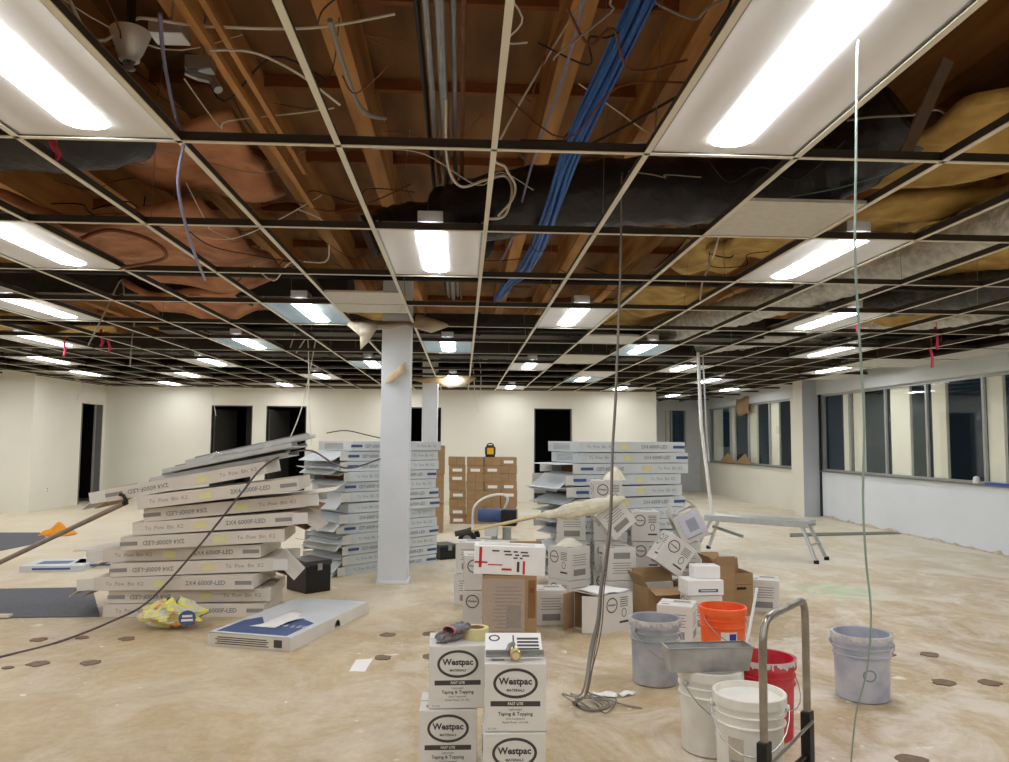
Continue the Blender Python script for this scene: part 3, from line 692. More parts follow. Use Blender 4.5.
torn('torn_paper', [(X2-.3, Y2-.2, CEIL, .06, (0, -.08)), (X2-.1, Y2-.2, CEIL, .12, (0, -.08)), (X2+.1, Y2-.2, CEIL, .1, (0, -.08)), (X2+.3, Y2-.2, CEIL+.02, .22, (.05, -.08)), (X2+.55, Y2-.2, CEIL+.03, .18, (.1, -.05)), (X2+.75, Y2-.2, CEIL+.03, .04, (.1, -.02))], TORN, 'torn tan paper around the top of the far column', 0)

# ================================================================== LONG FIXTURE CARTONS
BL, BW, BH = 1.24, .62, .1
def carton_meshes():
    t = .006
    closed = MB(); closed.box((0, 0, BH/2), (BL, BW, BH))
    opened = MB()                                  # left end open
    opened.k = 0
    opened.box((0, -BW/2+t/2, BH/2), (BL, t, BH)); opened.box((0, BW/2-t/2, BH/2), (BL, t, BH))
    opened.box((0, 0, t/2), (BL, BW-2*t, t)); opened.box((0, 0, BH-t/2), (BL, BW-2*t, t)); opened.box((BL/2-t/2, 0, BH/2), (t, BW-2*t, BH-2*t))
    opened.k = 1
    opened.box((-BL/2+.12, 0, BH/2), (t, BW-2*t, BH-2*t))
    seam = MB(); seam.box((0, -BW/2-.0015, BH*.5), (BL-.02, .003, .004))
    return closed, opened
_c, _o = carton_meshes()
ME_CL = {n: _c.mesh('carton_body', m, bevel=.003) for n, m in (('a', CARTONW), ('b', CARTONC), ('c', CARTON))}
ME_OP = {n: _o.mesh('carton_body_open', [m, KRAFTD]) for n, m in (('a', CARTONW), ('b', CARTONC), ('c', CARTON))}
def tmesh(items, name, m, R=FRONT):
    b = MB()
    for (txt, size, x, z, bold) in items: add_text(b, txt, size, R, (x, 0, z), bold=bold)
    return b.mesh(name, m)
ME_T1 = tmesh([('2X4 6000F-LED', .048, .2, 0, .0012)], 'print_type', INKG)
ME_T2 = tmesh([('To  Pow  Bin  K2', .042, 0, 0, 0.)], 'print_hand', INKG)
b = MB(); b.box((0, 0, 0), (.13, .002, .03)); ME_BAR = b.mesh('print_bar', INKG)
b = MB(); b.box((0, 0, 0), (.14, .002, .028)); ME_BARB = b.mesh('print_bar_blue', INKB)
b = MB(); b.box((0, 0, 0), (.1, .002, .05)); ME_STK = b.mesh('sticker', YELS)
b = MB()
for k in range(5): b.box((0, 0, -.025+.0125*k), (.34, .002, .005))
ME_ENDL = b.mesh('end_print', INKG)
b = MB(); b.box((-.06, 0, 0), (.12, BH-.012, .005)); ME_FLS = b.mesh('side_flap', [CARTON])
b = MB(); b.box((-.12, 0, 0), (.24, BW-.02, .005)); ME_FLT = {n: b.mesh('top_flap', m) for n, m in (('a', CARTONW), ('b', CARTONC), ('c', CARTON), ('k', KRAFT))}
def long_carton(loc, rz, tilt, style, var, label, group, open_left=False, rng=random, flip=False):
    t = empty('fixture_carton', loc, rot=(0, tilt, rz+pi) if flip else (0, -tilt, rz)); tag(t, label, 'carton', group)
    inst((ME_OP if open_left else ME_CL)[style], 'carton_body', t)
    sg = -1 if flip else 1; y = -sg*(BW/2+.0012); zc = BH*.5; rf = pi if flip else 0
    def pr(me, nm, x, up=0.): inst(me, nm, t, (sg*x, y, zc), (0, up, rf))
    bar = ME_BARB if style == 'b' else ME_BAR
    if var % 3 == 0: pr(ME_T1, 'printed_type', .05); pr(bar, 'printed_bar', .545); pr(ME_STK, 'yellow_sticker', -.1); pr(ME_T2, 'handwriting', -.38)
    elif var % 3 == 1: pr(ME_T1, 'printed_type', -.1, pi); pr(bar, 'printed_bar', -.56); pr(ME_STK, 'yellow_sticker', .12); pr(ME_T2, 'handwriting', .4)
    else: pr(ME_T2, 'handwriting', .33); pr(ME_STK, 'yellow_sticker', .02); pr(ME_T1, 'printed_type', -.52)
    if not open_left: inst(ME_ENDL, 'end_print', t, (-BL/2-.0012, .02, zc), (0, 0, pi/2))
    else:
        inst(ME_FLT[style], 'top_flap', t, (-BL/2, 0, BH-.003), (0, rng.uniform(-.9, .25), 0))
        inst(ME_FLT['k' if style == 'a' else style], 'bottom_flap', t, (-BL/2, 0, .003), (0, rng.uniform(-.5, -.25), 0), (.45, 1, 1))
        for s in (-1, 1): inst(ME_FLS, 'side_flap', t, (-BL/2, s*(BW/2-.004), BH/2), (pi/2, 0, s*rng.uniform(-.5, -.1)))
    return t
# --- stack A: the leaning, messy heap at the left
rng = random.Random(4)
AC = fl(183, 618); AX, AY = AC.x, AC.y+BW/2+.02
layers = [(.0, 0, 0, 0), (.02, 2, .3, 0), (-.06, -3, 1.0, 1), (.03, 3, 1.6, 0), (-.04, -2, 2.0, 1), (.12, 4, 2.8, 0), (.2, 1, 3.8, 1), (.26, 5, 5.2, 0), (.24, 2, 7.0, 0), (-.03, 3, 10.5, 1)]
zl = 0.
for k, (dx, yw, tl, op) in enumerate(layers):
    a = math.radians(tl); yv = math.radians(yw)
    cz = zl+math.sin(a)*BL/2+.001          # rests on the layer below along its left edge
    long_carton((AX+dx, AY+(0, .03, -.04, .02, .05, -.03, .0, .04, -.05, .02)[k], cz), yv, a, 'a', k+(k//2), '%s long carton from the floor in the leaning heap at left' % ORD[k], 'long cartons of the leaning heap', bool(op) or k in (3, 7), rng, k in (3, 6, 7))
    nd, na = (layers[k+1][0], math.radians(layers[k+1][2])) if k+1 < len(layers) else (dx, a)
    sh = nd-dx
    zl += BH*math.cos(a)+.004+(sh*math.tan(a) if sh > 0 else sh*math.tan(na))
ztop = zl
# bare lamp trays and plastic on top of the heap
for k, (dx, dy, yw, tl, dz, L) in enumerate([(.2, .04, 2, 11, .02, 1.1), (.3, -.04, -3, 12, .075, 1.05), (.4, .08, 5, 13., .13, 1.0)]):
    b = MB(); b.k = 0
    b.box((0, 0, .004), (L, .5, .008)); b.box((0, -.246, .02), (L, .008, .032)); b.box((0, .246, .02), (L, .008, .032)); b.k = 1; b.box((0, 0, .032), (L-.08, .17, .04))
    o = b.build('lamp_tray', [mat('tray_white', S(206, 208, 206), .35, .2), mat('tray_lens', S(150, 150, 148), .4)]); a = math.radians(tl)
    o.location = (AX+dx, AY+dy, ztop+dz+math.sin(a)*(L/2)+dx*.15); o.rotation_euler = (0, -a, math.radians(yw))
    tag(o, ['white lamp tray lying lowest on top of the leaning heap', 'white lamp tray in the middle on top of the leaning heap', 'white lamp tray lying uppermost on the leaning heap'][k], 'lamp tray', 'lamp trays on the leaning heap')
def crumple(name, fnc, nu, nv, m, solid=0., seed=0, amp=.02):
    rg = random.Random(seed); off = {}
    b = MB(); b.grid(lambda u, v: tuple(c+rg.uniform(-amp, amp) for c in fnc(u, v)), nu, nv)
    return b.build(name, m, None, False, solid=solid)
CLEAR = bpy.data.materials.new('clear_film'); CLEAR.use_nodes = True
_n = CLEAR.node_tree.nodes['Principled BSDF']; _n.inputs['Base Color'].default_value = (.85, .87, .88, 1); _n.inputs['Roughness'].default_value = .2; _n.inputs['Alpha'].default_value = .22
o = crumple('plastic_sleeve', lambda u, v: (AX+.1+u*.5, AY-.26+v*.4, ztop+.22+.12*u+.05*math.sin(6*u+4*v)), 9, 7, CLEAR, .001, 3, .02)
tag(o, 'crumpled clear plastic sleeve on top of the leaning heap', 'plastic wrap')
for k, (dx, dz, w) in enumerate([(-.52, .035, .2), (-.22, .1, .22)]):
    b = MB(); b.box((0, 0, .04), (w, .005, .085)); o = b.build('board_flap', KRAFT); o.location = (AX+dx, AY-.24, ztop+dz-.09); o.rotation_euler = (-.35, -.19, .05)
    tag(o, ['brown board flap sticking up at the left of the heap top', 'brown board flap sticking up right of its twin on the heap'][k], 'cardboard flap')
# pole stuck in the heap
p0 = fl(-105, 612, .02); p1 = ay(127, 502, AY-.33)
t = tag(empty('pole', p0), 'long grey metal pole leaning from the floor into the heap at left', 'pole')
d = p1-p0
b = MB(); b.tube([(0, 0, 0), d*.985], .019, 10); b.build('shaft', mat('pole_grey', S(150, 136, 120), .4, .4, var=.2, scale=20), t, True)
b = MB(); b.tube([d*.985, d], .02, 10); b.tube([d, d+Vector((-.03, 0, .05)), d+Vector((-.06, 0, .06))], .014, 8); b.build('end_hook', BLACKP, t, True)
# cable drawn across the heap
P = [fl(-40, 668, .006), fl(0, 657, .006), fl(55, 643, .006), ay(110, 622, 6.0), ay(150, 600, AY-.40), ay(200, 545, AY-.40), ay(240, 495, AY-.42), ay(262, 468, AY-.36), ay(285, 455, AY-.1), ay(312, 451, AY+.4), ay(345, 468, 7.0), ay(380, 459, CY-.16)]
cable(P, .008, mat('cord_dark', S(96, 84, 84), .5), 'dark cord running from the floor over the leaning heap to the column', 'cord', name='extension_cord')

# --- stack B: behind the column, turned away
def turned_stack(corner, rz, n, style, where, seed, jit=.03, group='', opens=.4):
    rg = random.Random(seed); ux = Vector((math.cos(rz), math.sin(rz), 0)); uy = Vector((-math.sin(rz), math.cos(rz), 0)); z = 0.
    for k in range(n):
        sh = rg.uniform(-jit, jit); wz = rg.uniform(-.035, .035)
        op = rg.random() < opens
        c = corner+ux*(BL/2+sh)+uy*(BW/2+rg.uniform(-.02, .02))
        long_carton((c.x, c.y, z), rz+wz, 0, style, rg.randrange(9), '%s long carton from the floor in the stack %s' % (ORD[k], where), group, op, rg)
        z += BH+.006+(.008 if rg.random() < .3 else 0)
    return z
ZB = turned_stack(fl(347, 576), math.radians(44), 13, 'b', 'behind the near column', 9, .035, 'long cartons of the stack behind the column', .45)
cc = ay(580, 500, 7.45)
ZC = turned_stack(Vector((cc.x, 7.45, 0)), math.radians(22), 13, 'b', 'behind the joint compound boxes', 23, .06, 'long cartons of the right-hand stack', .5)
b = MB(); b.tube(smooth_path([(0, 0, 0), (.2, .05, .03), (.45, .0, -.02), (.62, .1, -.06)], 6), .006, 6)
o = b.build('power_lead', CB, None, True); q_ = fl(347, 576); o.location = (q_.x-.3, q_.y+.32, ZB+.07); tag(o, 'black lead draped over the top left of the column-side stack', 'cord')

# black crates
def crate(p, rz, d, lab):
    t = tag(empty('tool_crate', p, rz), lab, 'tool box')
    b = MB(); b.box((0, 0, d[2]*.42), (d[0], d[1], d[2]*.84)); b.build('body', BLACKP, t, bevel=.01)
    b = MB(); b.box((0, 0, d[2]*.92), (d[0]+.015, d[1]+.015, d[2]*.16)); b.build('lid', mat('lid_grey', S(64, 64, 66), .4), t, bevel=.01)
    b = MB(); b.box((.0, -d[1]/2-.012, d[2]*.8), (.05, .012, .06)); b.build('latch', STEEL, t, bevel=.003)
    return t
p = fl(304, 594); crate((p.x, p.y+.2, 0), .75, (.26, .34, .29), 'black plastic tool box between the leaning heap and the next stack')
p = fl(440, 559); crate((p.x+.04, p.y+.1, 0), .5, (.24, .3, .17), 'small black tool box on the floor right of the column')

# --- flat carton lying in front, open on its way to being unpacked
q0 = fl(203, 648); q1 = fl(290, 652); q2 = fl(363, 615)
rz = math.atan2(q2.y-q1.y, q2.x-q1.x)
ux = Vector((math.cos(rz), math.sin(rz), 0)); uy = Vector((-math.sin(rz), math.cos(rz), 0))
c = q1+ux*BL/2+uy*BW/2
fc = tag(empty('flat_carton', (c.x, c.y, 0), rz), 'opened long white carton with blue print lying flat on the floor', 'carton')
t_ = .006; h_ = .09
b = MB(); b.box((0, 0, .003), (BL, BW, .006)); b.build('base', CARTONW, fc)
# near long side has a round notch
b = MB(); poly = [(-BL/2, 0), (.02, 0)]+[(.07-.05*math.cos(a*pi/8), .062*math.sin(a*pi/8)) for a in range(0, 9)]+[(BL/2, 0), (BL/2, h_), (-BL/2, h_)]
b.prism(poly, -.003, .003, R=FRONT, c=(0, -BW/2, .0)); b.build('long_side', CARTON, fc)
b = MB(); b.box((0, BW/2-.003, h_/2), (BL, .006, h_)); b.build('long_side', CARTON, fc)
b = MB(); b.box((-BL/2+.003, 0, h_/2), (.006, BW-.012, h_)); o = b.build('end_side', CARTONW, fc)
b = MB()
for k in range(4): b.box((-BL/2-.001, .05, .02+.014*k), (.002, .4-.03*(k % 2), .006))
b.box((-BL/2-.001, -.22, .045), (.002, .06, .05)); b.build('end_print', INK, o)
b = MB(); b.box((BL/2-.003, 0, h_/2), (.006, BW-.012, h_)); b.build('end_side', KRAFT, fc)
b = MB(); b.box((0, 0, h_-.003), (BL, BW, .006)); top = b.build('top_panel', CARTONC, fc)
b = MB(); b.prism([(-BL/2+.04, -BW/2+.05), (-.2, -BW/2+.05), (-.1, -.12), (-.38, .02), (-.12, .2), (-.25, BW/2-.04), (-BL/2+.04, BW/2-.04)], h_+.0006, h_+.0015); b.build('blue_print', INKB, top)
b = MB(); add_text(b, '2X4 LED', .09, Euler((0, 0, -pi/2)).to_matrix(), (-.33, -.14, h_+.002)); b.build('white_lettering', WINK, top)
def sheet_fn(u, v): return (-.42+u*.5, -.08+v*.2-.05*u, h_+.006+.012*math.sin(5*u)*math.sin(3*v+1))
b = MB(); b.grid(sheet_fn, 8, 5); o = b.build('paper_sheet', PAPER, None, True, solid=.001); o.location = (c.x, c.y, 0); o.rotation_euler.z = rz; tag(o, 'white paper sheet lying on the flat opened carton', 'paper')
# crumpled bag with yellow and blue print
bagm = bpy.data.materials.new('bag_film'); bagm.use_nodes = True
N = bagm.node_tree.nodes; L = bagm.node_tree.links; bs = N['Principled BSDF']; bs.inputs['Roughness'].default_value = .25
tc = N.new('ShaderNodeTexCoord'); nz = N.new('ShaderNodeTexNoise'); nz.inputs['Scale'].default_value = 9; L.new(tc.outputs['Object'], nz.inputs[0])
rp = N.new('ShaderNodeValToRGB'); e = rp.color_ramp.elements; e[0].position = .3; e[0].color = (*S(206, 206, 196), 1); e[1].position = .72; e[1].color = (*S(60, 76, 130), 1)
for ps, cc_ in ((.42, S(204, 204, 184)), (.47, S(222, 220, 90)), (.52, S(226, 220, 120)), (.56, S(206, 206, 196)), (.62, S(232, 170, 80))):
    k = e.new(ps); k.color = (*cc_, 1)
L.new(nz.outputs['Fac'], rp.inputs[0]); L.new(rp.outputs[0], bs.inputs['Base Color'])
rg = random.Random(8); b = MB(); V = []
p = fl(166, 632)
def bag_fn(u, v):
    a = u*2*pi; r = math.sin(pi*max(.02, min(.98, v)))**.6
    k = 1+.18*math.sin(5*a+3*v*4)+.12*math.sin(9*a-7*v)
    return (.22*r*math.cos(a)*k, .12*r*math.sin(a)*k, .0+.2*v*(1+.15*math.sin(3*a)))
b.grid(bag_fn, 28, 12); o = b.build('plastic_bag', bagm); o.location = (p.x, p.y+.12, .0); tag(o, 'crumpled yellow and blue plastic bag on the floor before the heap', 'plastic bag')
b = MB(); b.prism([(.06*math.cos(a*pi/6), .055*math.sin(a*pi/6)) for a in range(12)], -.003, .003, R=FRONT); o2 = b.build('blue_label', INKB, o); o2.location = (.15, -.13, .1); o2.rotation_euler = (-.15, 0, .2)
b = MB(); b.box((0, -.004, .014), (.07, .002, .016)); b.box((0, -.004, -.014), (.08, .002, .016)); b.build('white_print', WINK, o2)

# flat goods on the floor at the left
CARPET = mat('carpet_grey', S(104, 106, 112), .95, var=.2, scale=30, bump=.4, bscale=120)
def flat_quad(name, px, h, m, lab, cat):
    P = [fl(*q) for q in px]; b = MB(); n = len(P)
    b.add([(q.x, q.y, .001) for q in P]+[(q.x, q.y, h) for q in P], [tuple(range(n-1, -1, -1)), tuple(range(n, 2*n))]+[(k, (k+1) % n, n+(k+1) % n, n+k) for k in range(n)])
    return tag(b.build(name, m), lab, cat)
flat_quad('carpet_piece', [(-40, 619), (100, 617), (92, 588), (-40, 590)], .008, CARPET, 'dark grey carpet piece under the left end of the heap', 'carpet')
flat_quad('carpet_piece', [(-40, 556), (0, 551), (50, 541), (40, 533), (-40, 533)], .008, CARPET, 'dark grey carpet piece at the left edge, farther back', 'carpet')
flat_quad('floor_board', [(790, 537), (905, 534), (905, 532), (790, 534)], .012, mat('strip_dark', S(120, 122, 110), .7), 'thin dark strip lying on the floor near the right wall', 'strip')
for k, (x, y, L_, rz_) in enumerate([(48, 572, .62, .1), (96, 568, .55, .25)]):
    p = fl(x, y); b = MB(); b.k = 0; b.box((0, 0, .03), (L_, .5, .06)); b.k = 1; b.box((-.05, 0, .0606), (L_*.5, .2, .002)); b.box((0, -.251, .03), (L_*.6, .002, .02)); o = b.build('panel_pack', [CARTONC, INKB]); o.location = (p.x, p.y+.26, 0); o.rotation_euler.z = rz_
    tag(o, ['flat white pack with blue print lying left of the heap', 'flat pale pack touching the left side of the heap'][k], 'flat pack')
p = fl(58, 535)
b = MB(); b.grid(lambda u, v: ((u-.5)*.42, (v-.5)*.3, .01+.14*math.sin(pi*u)**.7*math.sin(pi*v)**.7*(1+.3*math.sin(9*u+6*v))), 12, 10); o = b.build('orange_cloth', mat('orange_cloth', S(244, 156, 30), .7, var=.2, scale=12), None, True); o.location = (p.x, p.y, 0); tag(o, 'bright orange crumpled cloth on the floor at far left', 'cloth')
flat_quad('paper_scrap', [(349, 672), (365, 672), (373, 659), (356, 660)], .003, PAPER, 'white paper scrap on the floor in front of the flat carton', 'paper')
p = fl(607, 700)
for k, (x, y, w) in enumerate([(605, 696, .08), (626, 695, .06)]):
    p = fl(x, y); b = MB(); b.grid(lambda u, v: ((u-.5)*w*1.6, (v-.5)*w, .004+.012*math.sin(4*u+2*v)**2), 5, 4); o = b.build('paper_scrap', PAPER, None, True, solid=.001); o.location = p; o.rotation_euler.z = .5*k; tag(o, ['white paper scrap under the hanging cable bundle, left one', 'white paper scrap under the hanging cable bundle, right one'][k], 'paper')
p = fl(40, 616); b = MB(); b.box((0, 0, .01), (.1, .06, .02)); o = b.build('board_scrap', CARTONW); o.location = fl(4, 617, .008); tag(o, 'small pale board scrap at the left edge on the carpet piece', 'scrap')

# ================================================================== JOINT COMPOUND BOXES
QW, QD, QH = .245, .245, .26
def compound_meshes():
    body = MB(); body.box((0, 0, QH/2), (QW, QD, QH))
    lid = MB(); lid.box((0, 0, QH+.0008), (QW-.006, .004, .001)); lid.box((.03, .05, QH+.0008), (.12, .05, .001)); lid.box((-.07, -.07, QH+.0008), (.05, .03, .001))
    pr = MB()
    def oval(R, c, a, bq, w):
        n = 40; V = []; F = []
        for k in range(n):
            q = 2*pi*k/n
            for s in (0, 1): V.append(R @ Vector(((a-w*s)*math.cos(q), (bq-w*s)*math.sin(q), 0))+Vector(c))
        for k in range(n): F.append((2*k, (2*((k+1) % n)), 2*((k+1) % n)+1, 2*k+1))
        return V, F
    pr.add(*oval(FRONT, (0, 0, .185), .088, .058, .011))
    add_text(pr, 'Westpac', .036, FRONT, (0, 0, .192), bold=.0012)
    add_text(pr, 'MATERIALS', .014, FRONT, (0, 0, .158), bold=.0003)
    pr.box((0, .0006, .107), (.196, .001, .02))
    add_text(pr, 'Lightweight', .011, FRONT, (0, 0, .085)); add_text(pr, 'Taping & Topping', .019, FRONT, (0, 0, .068), bold=.0003); add_text(pr, 'Joint Compound', .011, FRONT, (0, 0, .05)); add_text(pr, 'Ready Mixed - 4.5 GAL', .011, FRONT, (0, 0, .036)); add_text(pr, '4.5 GAL', .01, FRONT, (-.09, 0, .012))
    bt = MB(); add_text(bt, 'FAST LITE', .014, FRONT, (0, -.001, .107), bold=.0003)
    sd = MB(); sd.add(*oval(FRONT, (-.05, 0, .18), .05, .05, .008)); add_text(sd, 'Westpac', .02, FRONT, (-.05, 0, .182), bold=.0006)
    sd.box((.06, .0006, .06), (.08, .001, .014))
    for k in range(5): sd.box((.06, .0006, .22-.014*k), (.07, .001, .005))
    sd.add(*oval(FRONT, (.06, 0, .12), .022, .03, .005))
    tp = MB()
    for k in range(5): tp.box((0, .0006, .2-.02*k), (.16-.02*(k % 2), .001, .006))
    tp.box((0, .0006, .06), (.14, .001, .05))
    return body, lid, pr, bt, sd, tp
_b, _l2, _p, _bt, _sd, _tp = compound_meshes()
ME_Q = _b.mesh('box_body', CARTON, bevel=.004); ME_QL = _l2.mesh('lid_print', INKG); ME_QP = _p.mesh('front_print', INK); ME_QB = _bt.mesh('bar_lettering', WINK); ME_QS = _sd.mesh('side_print', INK); ME_QT = _tp.mesh('notice_print', INKG)
def compound_box(loc, rot, label, group='joint compound boxes', faces='fslr', up=False):
    if isinstance(rot, (int, float)): rot = (0, 0, rot)
    t = tag(empty('compound_box', loc, rot=rot), label, 'box', group)
    bd = inst(ME_Q, 'box_body', t)
    inst(ME_QL, 'lid_print', t)
    fr = 0 if not up else pi
    a = inst(ME_QP if faces[0] == 'f' else (ME_QS if faces[0] == 's' else ME_QT), 'front_print', t, (0, -QD/2-.0008, QH if up else 0), (0, fr, 0))
    if faces[0] == 'f': inst(ME_QB, 'bar_lettering', a)
    inst(ME_QS if faces[1] == 's' else ME_QT, 'side_print', t, (-QW/2-.0008, 0, QH if up else 0), (0, fr, -pi/2))
    inst(ME_QT if faces[2] == 'l' else ME_QS, 'side_print', t, (QW/2+.0008, 0, QH if up else 0), (0, fr, pi/2))
    return t
def colpos(x, Y): return ay(x, 500, Y).x
# two columns close to the camera
YR = 3.16; XRr = colpos(517, YR); YLl = 3.43; XLl1 = colpos(451, YLl); XLl2 = colpos(459, YLl)
compound_box((XRr-.003, YR+QD/2, 0), .0, 'white joint compound box at the bottom right of the four nearest boxes', 'nearest joint compound boxes')
compound_box((XRr+.003, YR+QD/2+.005, QH+.003), -.03, 'white joint compound box at the top right carrying the brass-ended tool', 'nearest joint compound boxes')
compound_box((XLl1, YLl+QD/2, 0), .0, 'white joint compound box at the bottom left of the four nearest boxes', 'nearest joint compound boxes')
compound_box((XLl2, YLl+QD/2+.01, QH+.003), .03, 'white joint compound box at the top left carrying the tape roll', 'nearest joint compound boxes')
# opened flap board leaning at the back of the right column
b = MB(); b.k = 0; b.box((0, .075, 0), (QW-.01, .15, .004)); b.k = 1
for k in range(4): b.box((.06, .03+.025*k, .0025), (.09, .014, .001))
b.box((.0, .07, .0025), (.006, .12, .001))
n = 20
for k in range(n):
    a = 2*pi*k/n; b.box((-.08+.02*math.cos(a), .11+.02*math.sin(a), .0025), (.007, .007, .001))
o = b.build('box_flap', [PAPER, INK]); o.location = (XRr+.0, YR+.12, 2*QH+.012); o.rotation_euler = (.32, 0, -.03); tag(o, 'loose white printed flap lying on the top right compound box', 'cardboard flap')
# taping tool: blade with brass hub
tl = tag(empty('taping_tool', (XRr, YR+.06, 2*QH+.008)), 'grey taping blade with a round brass end on the right-hand boxes', 'tool')
b = MB(); b.box((0, 0, .012), (.235, .03, .006)); b.box((0, .014, .02), (.235, .006, .022)); b.build('blade', STEEL, tl, bevel=.001)
b = MB(); b.lathe([(.0, -.03), (.018, -.03), (.022, -.024), (.022, .005), (.012, .012), (.012, .03)], 20, (.0, -.02, .024), R=Euler((-pi/2, 0, 0)).to_matrix()); b.build('brass_hub', mat('brass', S(206, 180, 110), .3, .8, var=.2), tl, True)
b = MB(); b.lathe([(.0, -.0305), (.014, -.0305)], 16, (.0, -.0205, .024), R=Euler((-pi/2, 0, 0)).to_matrix()); b.build('hub_face', mat('hub_face', S(228, 214, 170), .4, .3), tl)
b = MB(); b.tube([(-.03, .0, .03), (-.02, .01, .05), (.0, .012, .058)], .01, 8); b.build('hinge', STEEL, tl, True)
# masking tape and gloves
tp_ = ay(476, 640, YLl+.14)
b = MB(); b.lathe([(.056, 0), (.056, .048), (.038, .048), (.038, 0), (.056, 0)], 36); o = b.build('tape_roll', mat('masking_tape', S(216, 206, 148), .6, var=.08, scale=30), None, True); o.location = (tp_.x, YLl+.14, 2*QH+.004); tag(o, 'pale yellow masking tape roll on the top left box', 'tape roll')
b = MB(); b.lathe([(.038, .001), (.038, .047), (.035, .047), (.035, .001), (.038, .001)], 30); b.build('core', KRAFT, o, True)
GLV = mat('glove_grey', S(150, 147, 150), .9, var=.35, scale=60, bump=.6, bscale=150); GLR = mat('glove_red', S(196, 130, 130), .9)
def glove(loc, rz, lab):
    t = tag(empty('work_glove', loc, rz), lab, 'glove', 'work gloves on the top left box'); t.scale = (.78, .78, .8)
    b = MB(); b.grid(lambda u, v: (.045*math.cos(2*pi*u)*(1-.25*v)*(1+.1*math.sin(7*u*pi)), -.05+.1*v, .022+.02*math.sin(2*pi*u)*(1+.25*math.sin(5*v))), 16, 6); b.build('palm', GLV, t, True)
    for k in range(4):
        x = -.032+.021*k; b = MB(); L_ = (.05, .06, .056, .042)[k]
        b.tube(smooth_path([(x, .04, .024), (x*1.15, .04+L_*.6, .03+.008*(k % 2)), (x*1.25, .04+L_, .018)], 4), [.011]*8+[.007], 8); b.build('finger', GLV, t, True)
    b = MB(); b.tube(smooth_path([(.036, -.01, .022), (.062, .015, .03), (.066, .045, .022)], 4), [.012]*8+[.008], 8); b.build('thumb', GLV, t, True)
    b = MB(); b.lathe([(.038, -.005), (.042, .0), (.04, .02), (.037, .02)], 18, (0, -.05, .023), R=Matrix.Diagonal((1, 1, .55)) @ Euler((pi/2, 0, 0)).to_matrix()); b.build('cuff', GLR, t, True)
    return t
gp = ay(451, 640, YLl+.1)
glove((gp.x-.0, YLl+.1, 2*QH+.004), 2.4, 'grey knitted work glove lying left of the tape roll, lower one')
glove((gp.x+.02, YLl+.11, 2*QH+.036), -.6, 'grey knitted work glove on top of the other glove')

# --- the heap of boxes in the middle of the floor
G = 'heap of joint compound boxes'
def CB_(x, Y, lev, yaw, lab, faces='fslr', dz=0., up=False, roll=None):
    X = colpos(x, Y); z = lev*(QH+.004)+dz
    return compound_box((X, Y, z), yaw if roll is None else (0, roll, yaw), lab, G, faces, up)
R_ = math.radians
# rear row
for lev in range(3): CB_(571, 7.08, lev, R_(6-5*lev), 'white compound box in the left rear column of the heap, %s from the floor' % ORD[lev], 'tslr')
for lev in range(4): CB_(606, 7.06, lev, R_(-4+4*(lev % 2)), 'white compound box in the middle rear column of the heap, %s from the floor' % ORD[lev], 'sslr')
for lev in range(3): CB_(643, 7.02, lev, R_(3-3*lev), 'white compound box in the right rear column of the heap, %s from the floor' % ORD[lev], 'stlr')
for lev in range(2): CB_(683, 7.0, lev, R_(-6+5*lev), 'white compound box hidden low behind the tilted boxes, %s from the floor' % ORD[lev], 'tslr')
# front row
for lev in range(2): CB_(569, 6.62, lev, R_(38), 'white compound box turned cornerwise at the left of the heap, %s from the floor' % ORD[lev], 'tsll')
for lev in range(2): CB_(617, 6.60, lev, R_(3+4*lev), 'white compound box in the front middle of the heap, %s from the floor' % ORD[lev], 'tslr', up=bool(lev))
CB_(655, 6.55, 0, R_(-3), 'white compound box under the tilted box with the round logo', 'tslr')
CB_(686, 6.60, 0, R_(5), 'white compound box at the lower right of the heap behind the open carton', 'tslr')
def tilted(x, y, Y, yaw, roll, lab, faces, pitch=0.):
    c = ay(x, y, Y); R = Euler((pitch, roll, yaw)).to_matrix(); off = R @ Vector((0, 0, QH/2))
    return compound_box(tuple(Vector(c)-off), (pitch, roll, yaw), lab, G, faces)
tilted(612, 517, 6.62, .1, R_(-40), 'white compound box tipped on its edge upon the heap, under the plastic-wrapped pole', 'tslr')
tilted(671, 553, 6.42, .05, R_(35), 'tilted white box with a round logo at the right of the heap', 'sslr')
tb = tilted(688, 525, 6.98, -.1, R_(-25), 'tilted box with lilac paper at the upper right of the heap', 'tslr')
for (px, sz, ry, m) in ((-.1225, .12, .5, CARTON), (.1225, .12, -.5, CARTON)):
    b = MB(); b.box((0, 0, .06), (.004, QD-.01, .12)); o = b.build('open_flap', m, tb); o.location = (px, 0, QH); o.rotation_euler = (0, ry*(1 if px > 0 else 1), 0)
b = MB(); b.box((0, 0, 0), (.19, .004, .19)); o = b.build('lilac_sheet', LILAC, tb); o.location = (.02, -QD/2-.006, QH/2+.01); 
b = MB(); b.box((0, -.003, 0), (.09, .001, .11)); b.build('sheet_print', mat('pale_ink', S(176, 178, 196), .6), o)
tf = MB(); tf.grid(lambda u, v: (-.16+u*.32, -.12+v*.2, .10*math.sin(pi*u)**.6*math.sin(pi*v)**.5*(1+.2*math.sin(8*u+3))), 12, 8)
o = tf.build('plastic_bag', mat('bag_cream', S(232, 226, 200), .35, var=.1, scale=9), None, True); o.location = (colpos(614, 7.06), 7.06, 4*(QH+.004)); o.scale = (.62, .8, 1.); tag(o, 'cream plastic bag lying on the tallest compound box column', 'plastic bag')
tf = MB(); tf.grid(lambda u, v: (-.14+u*.28, -.1+v*.2, .05*math.sin(pi*u)**.6*math.sin(pi*v)**.5*(1+.35*math.sin(9*u+5*v))), 12, 8)
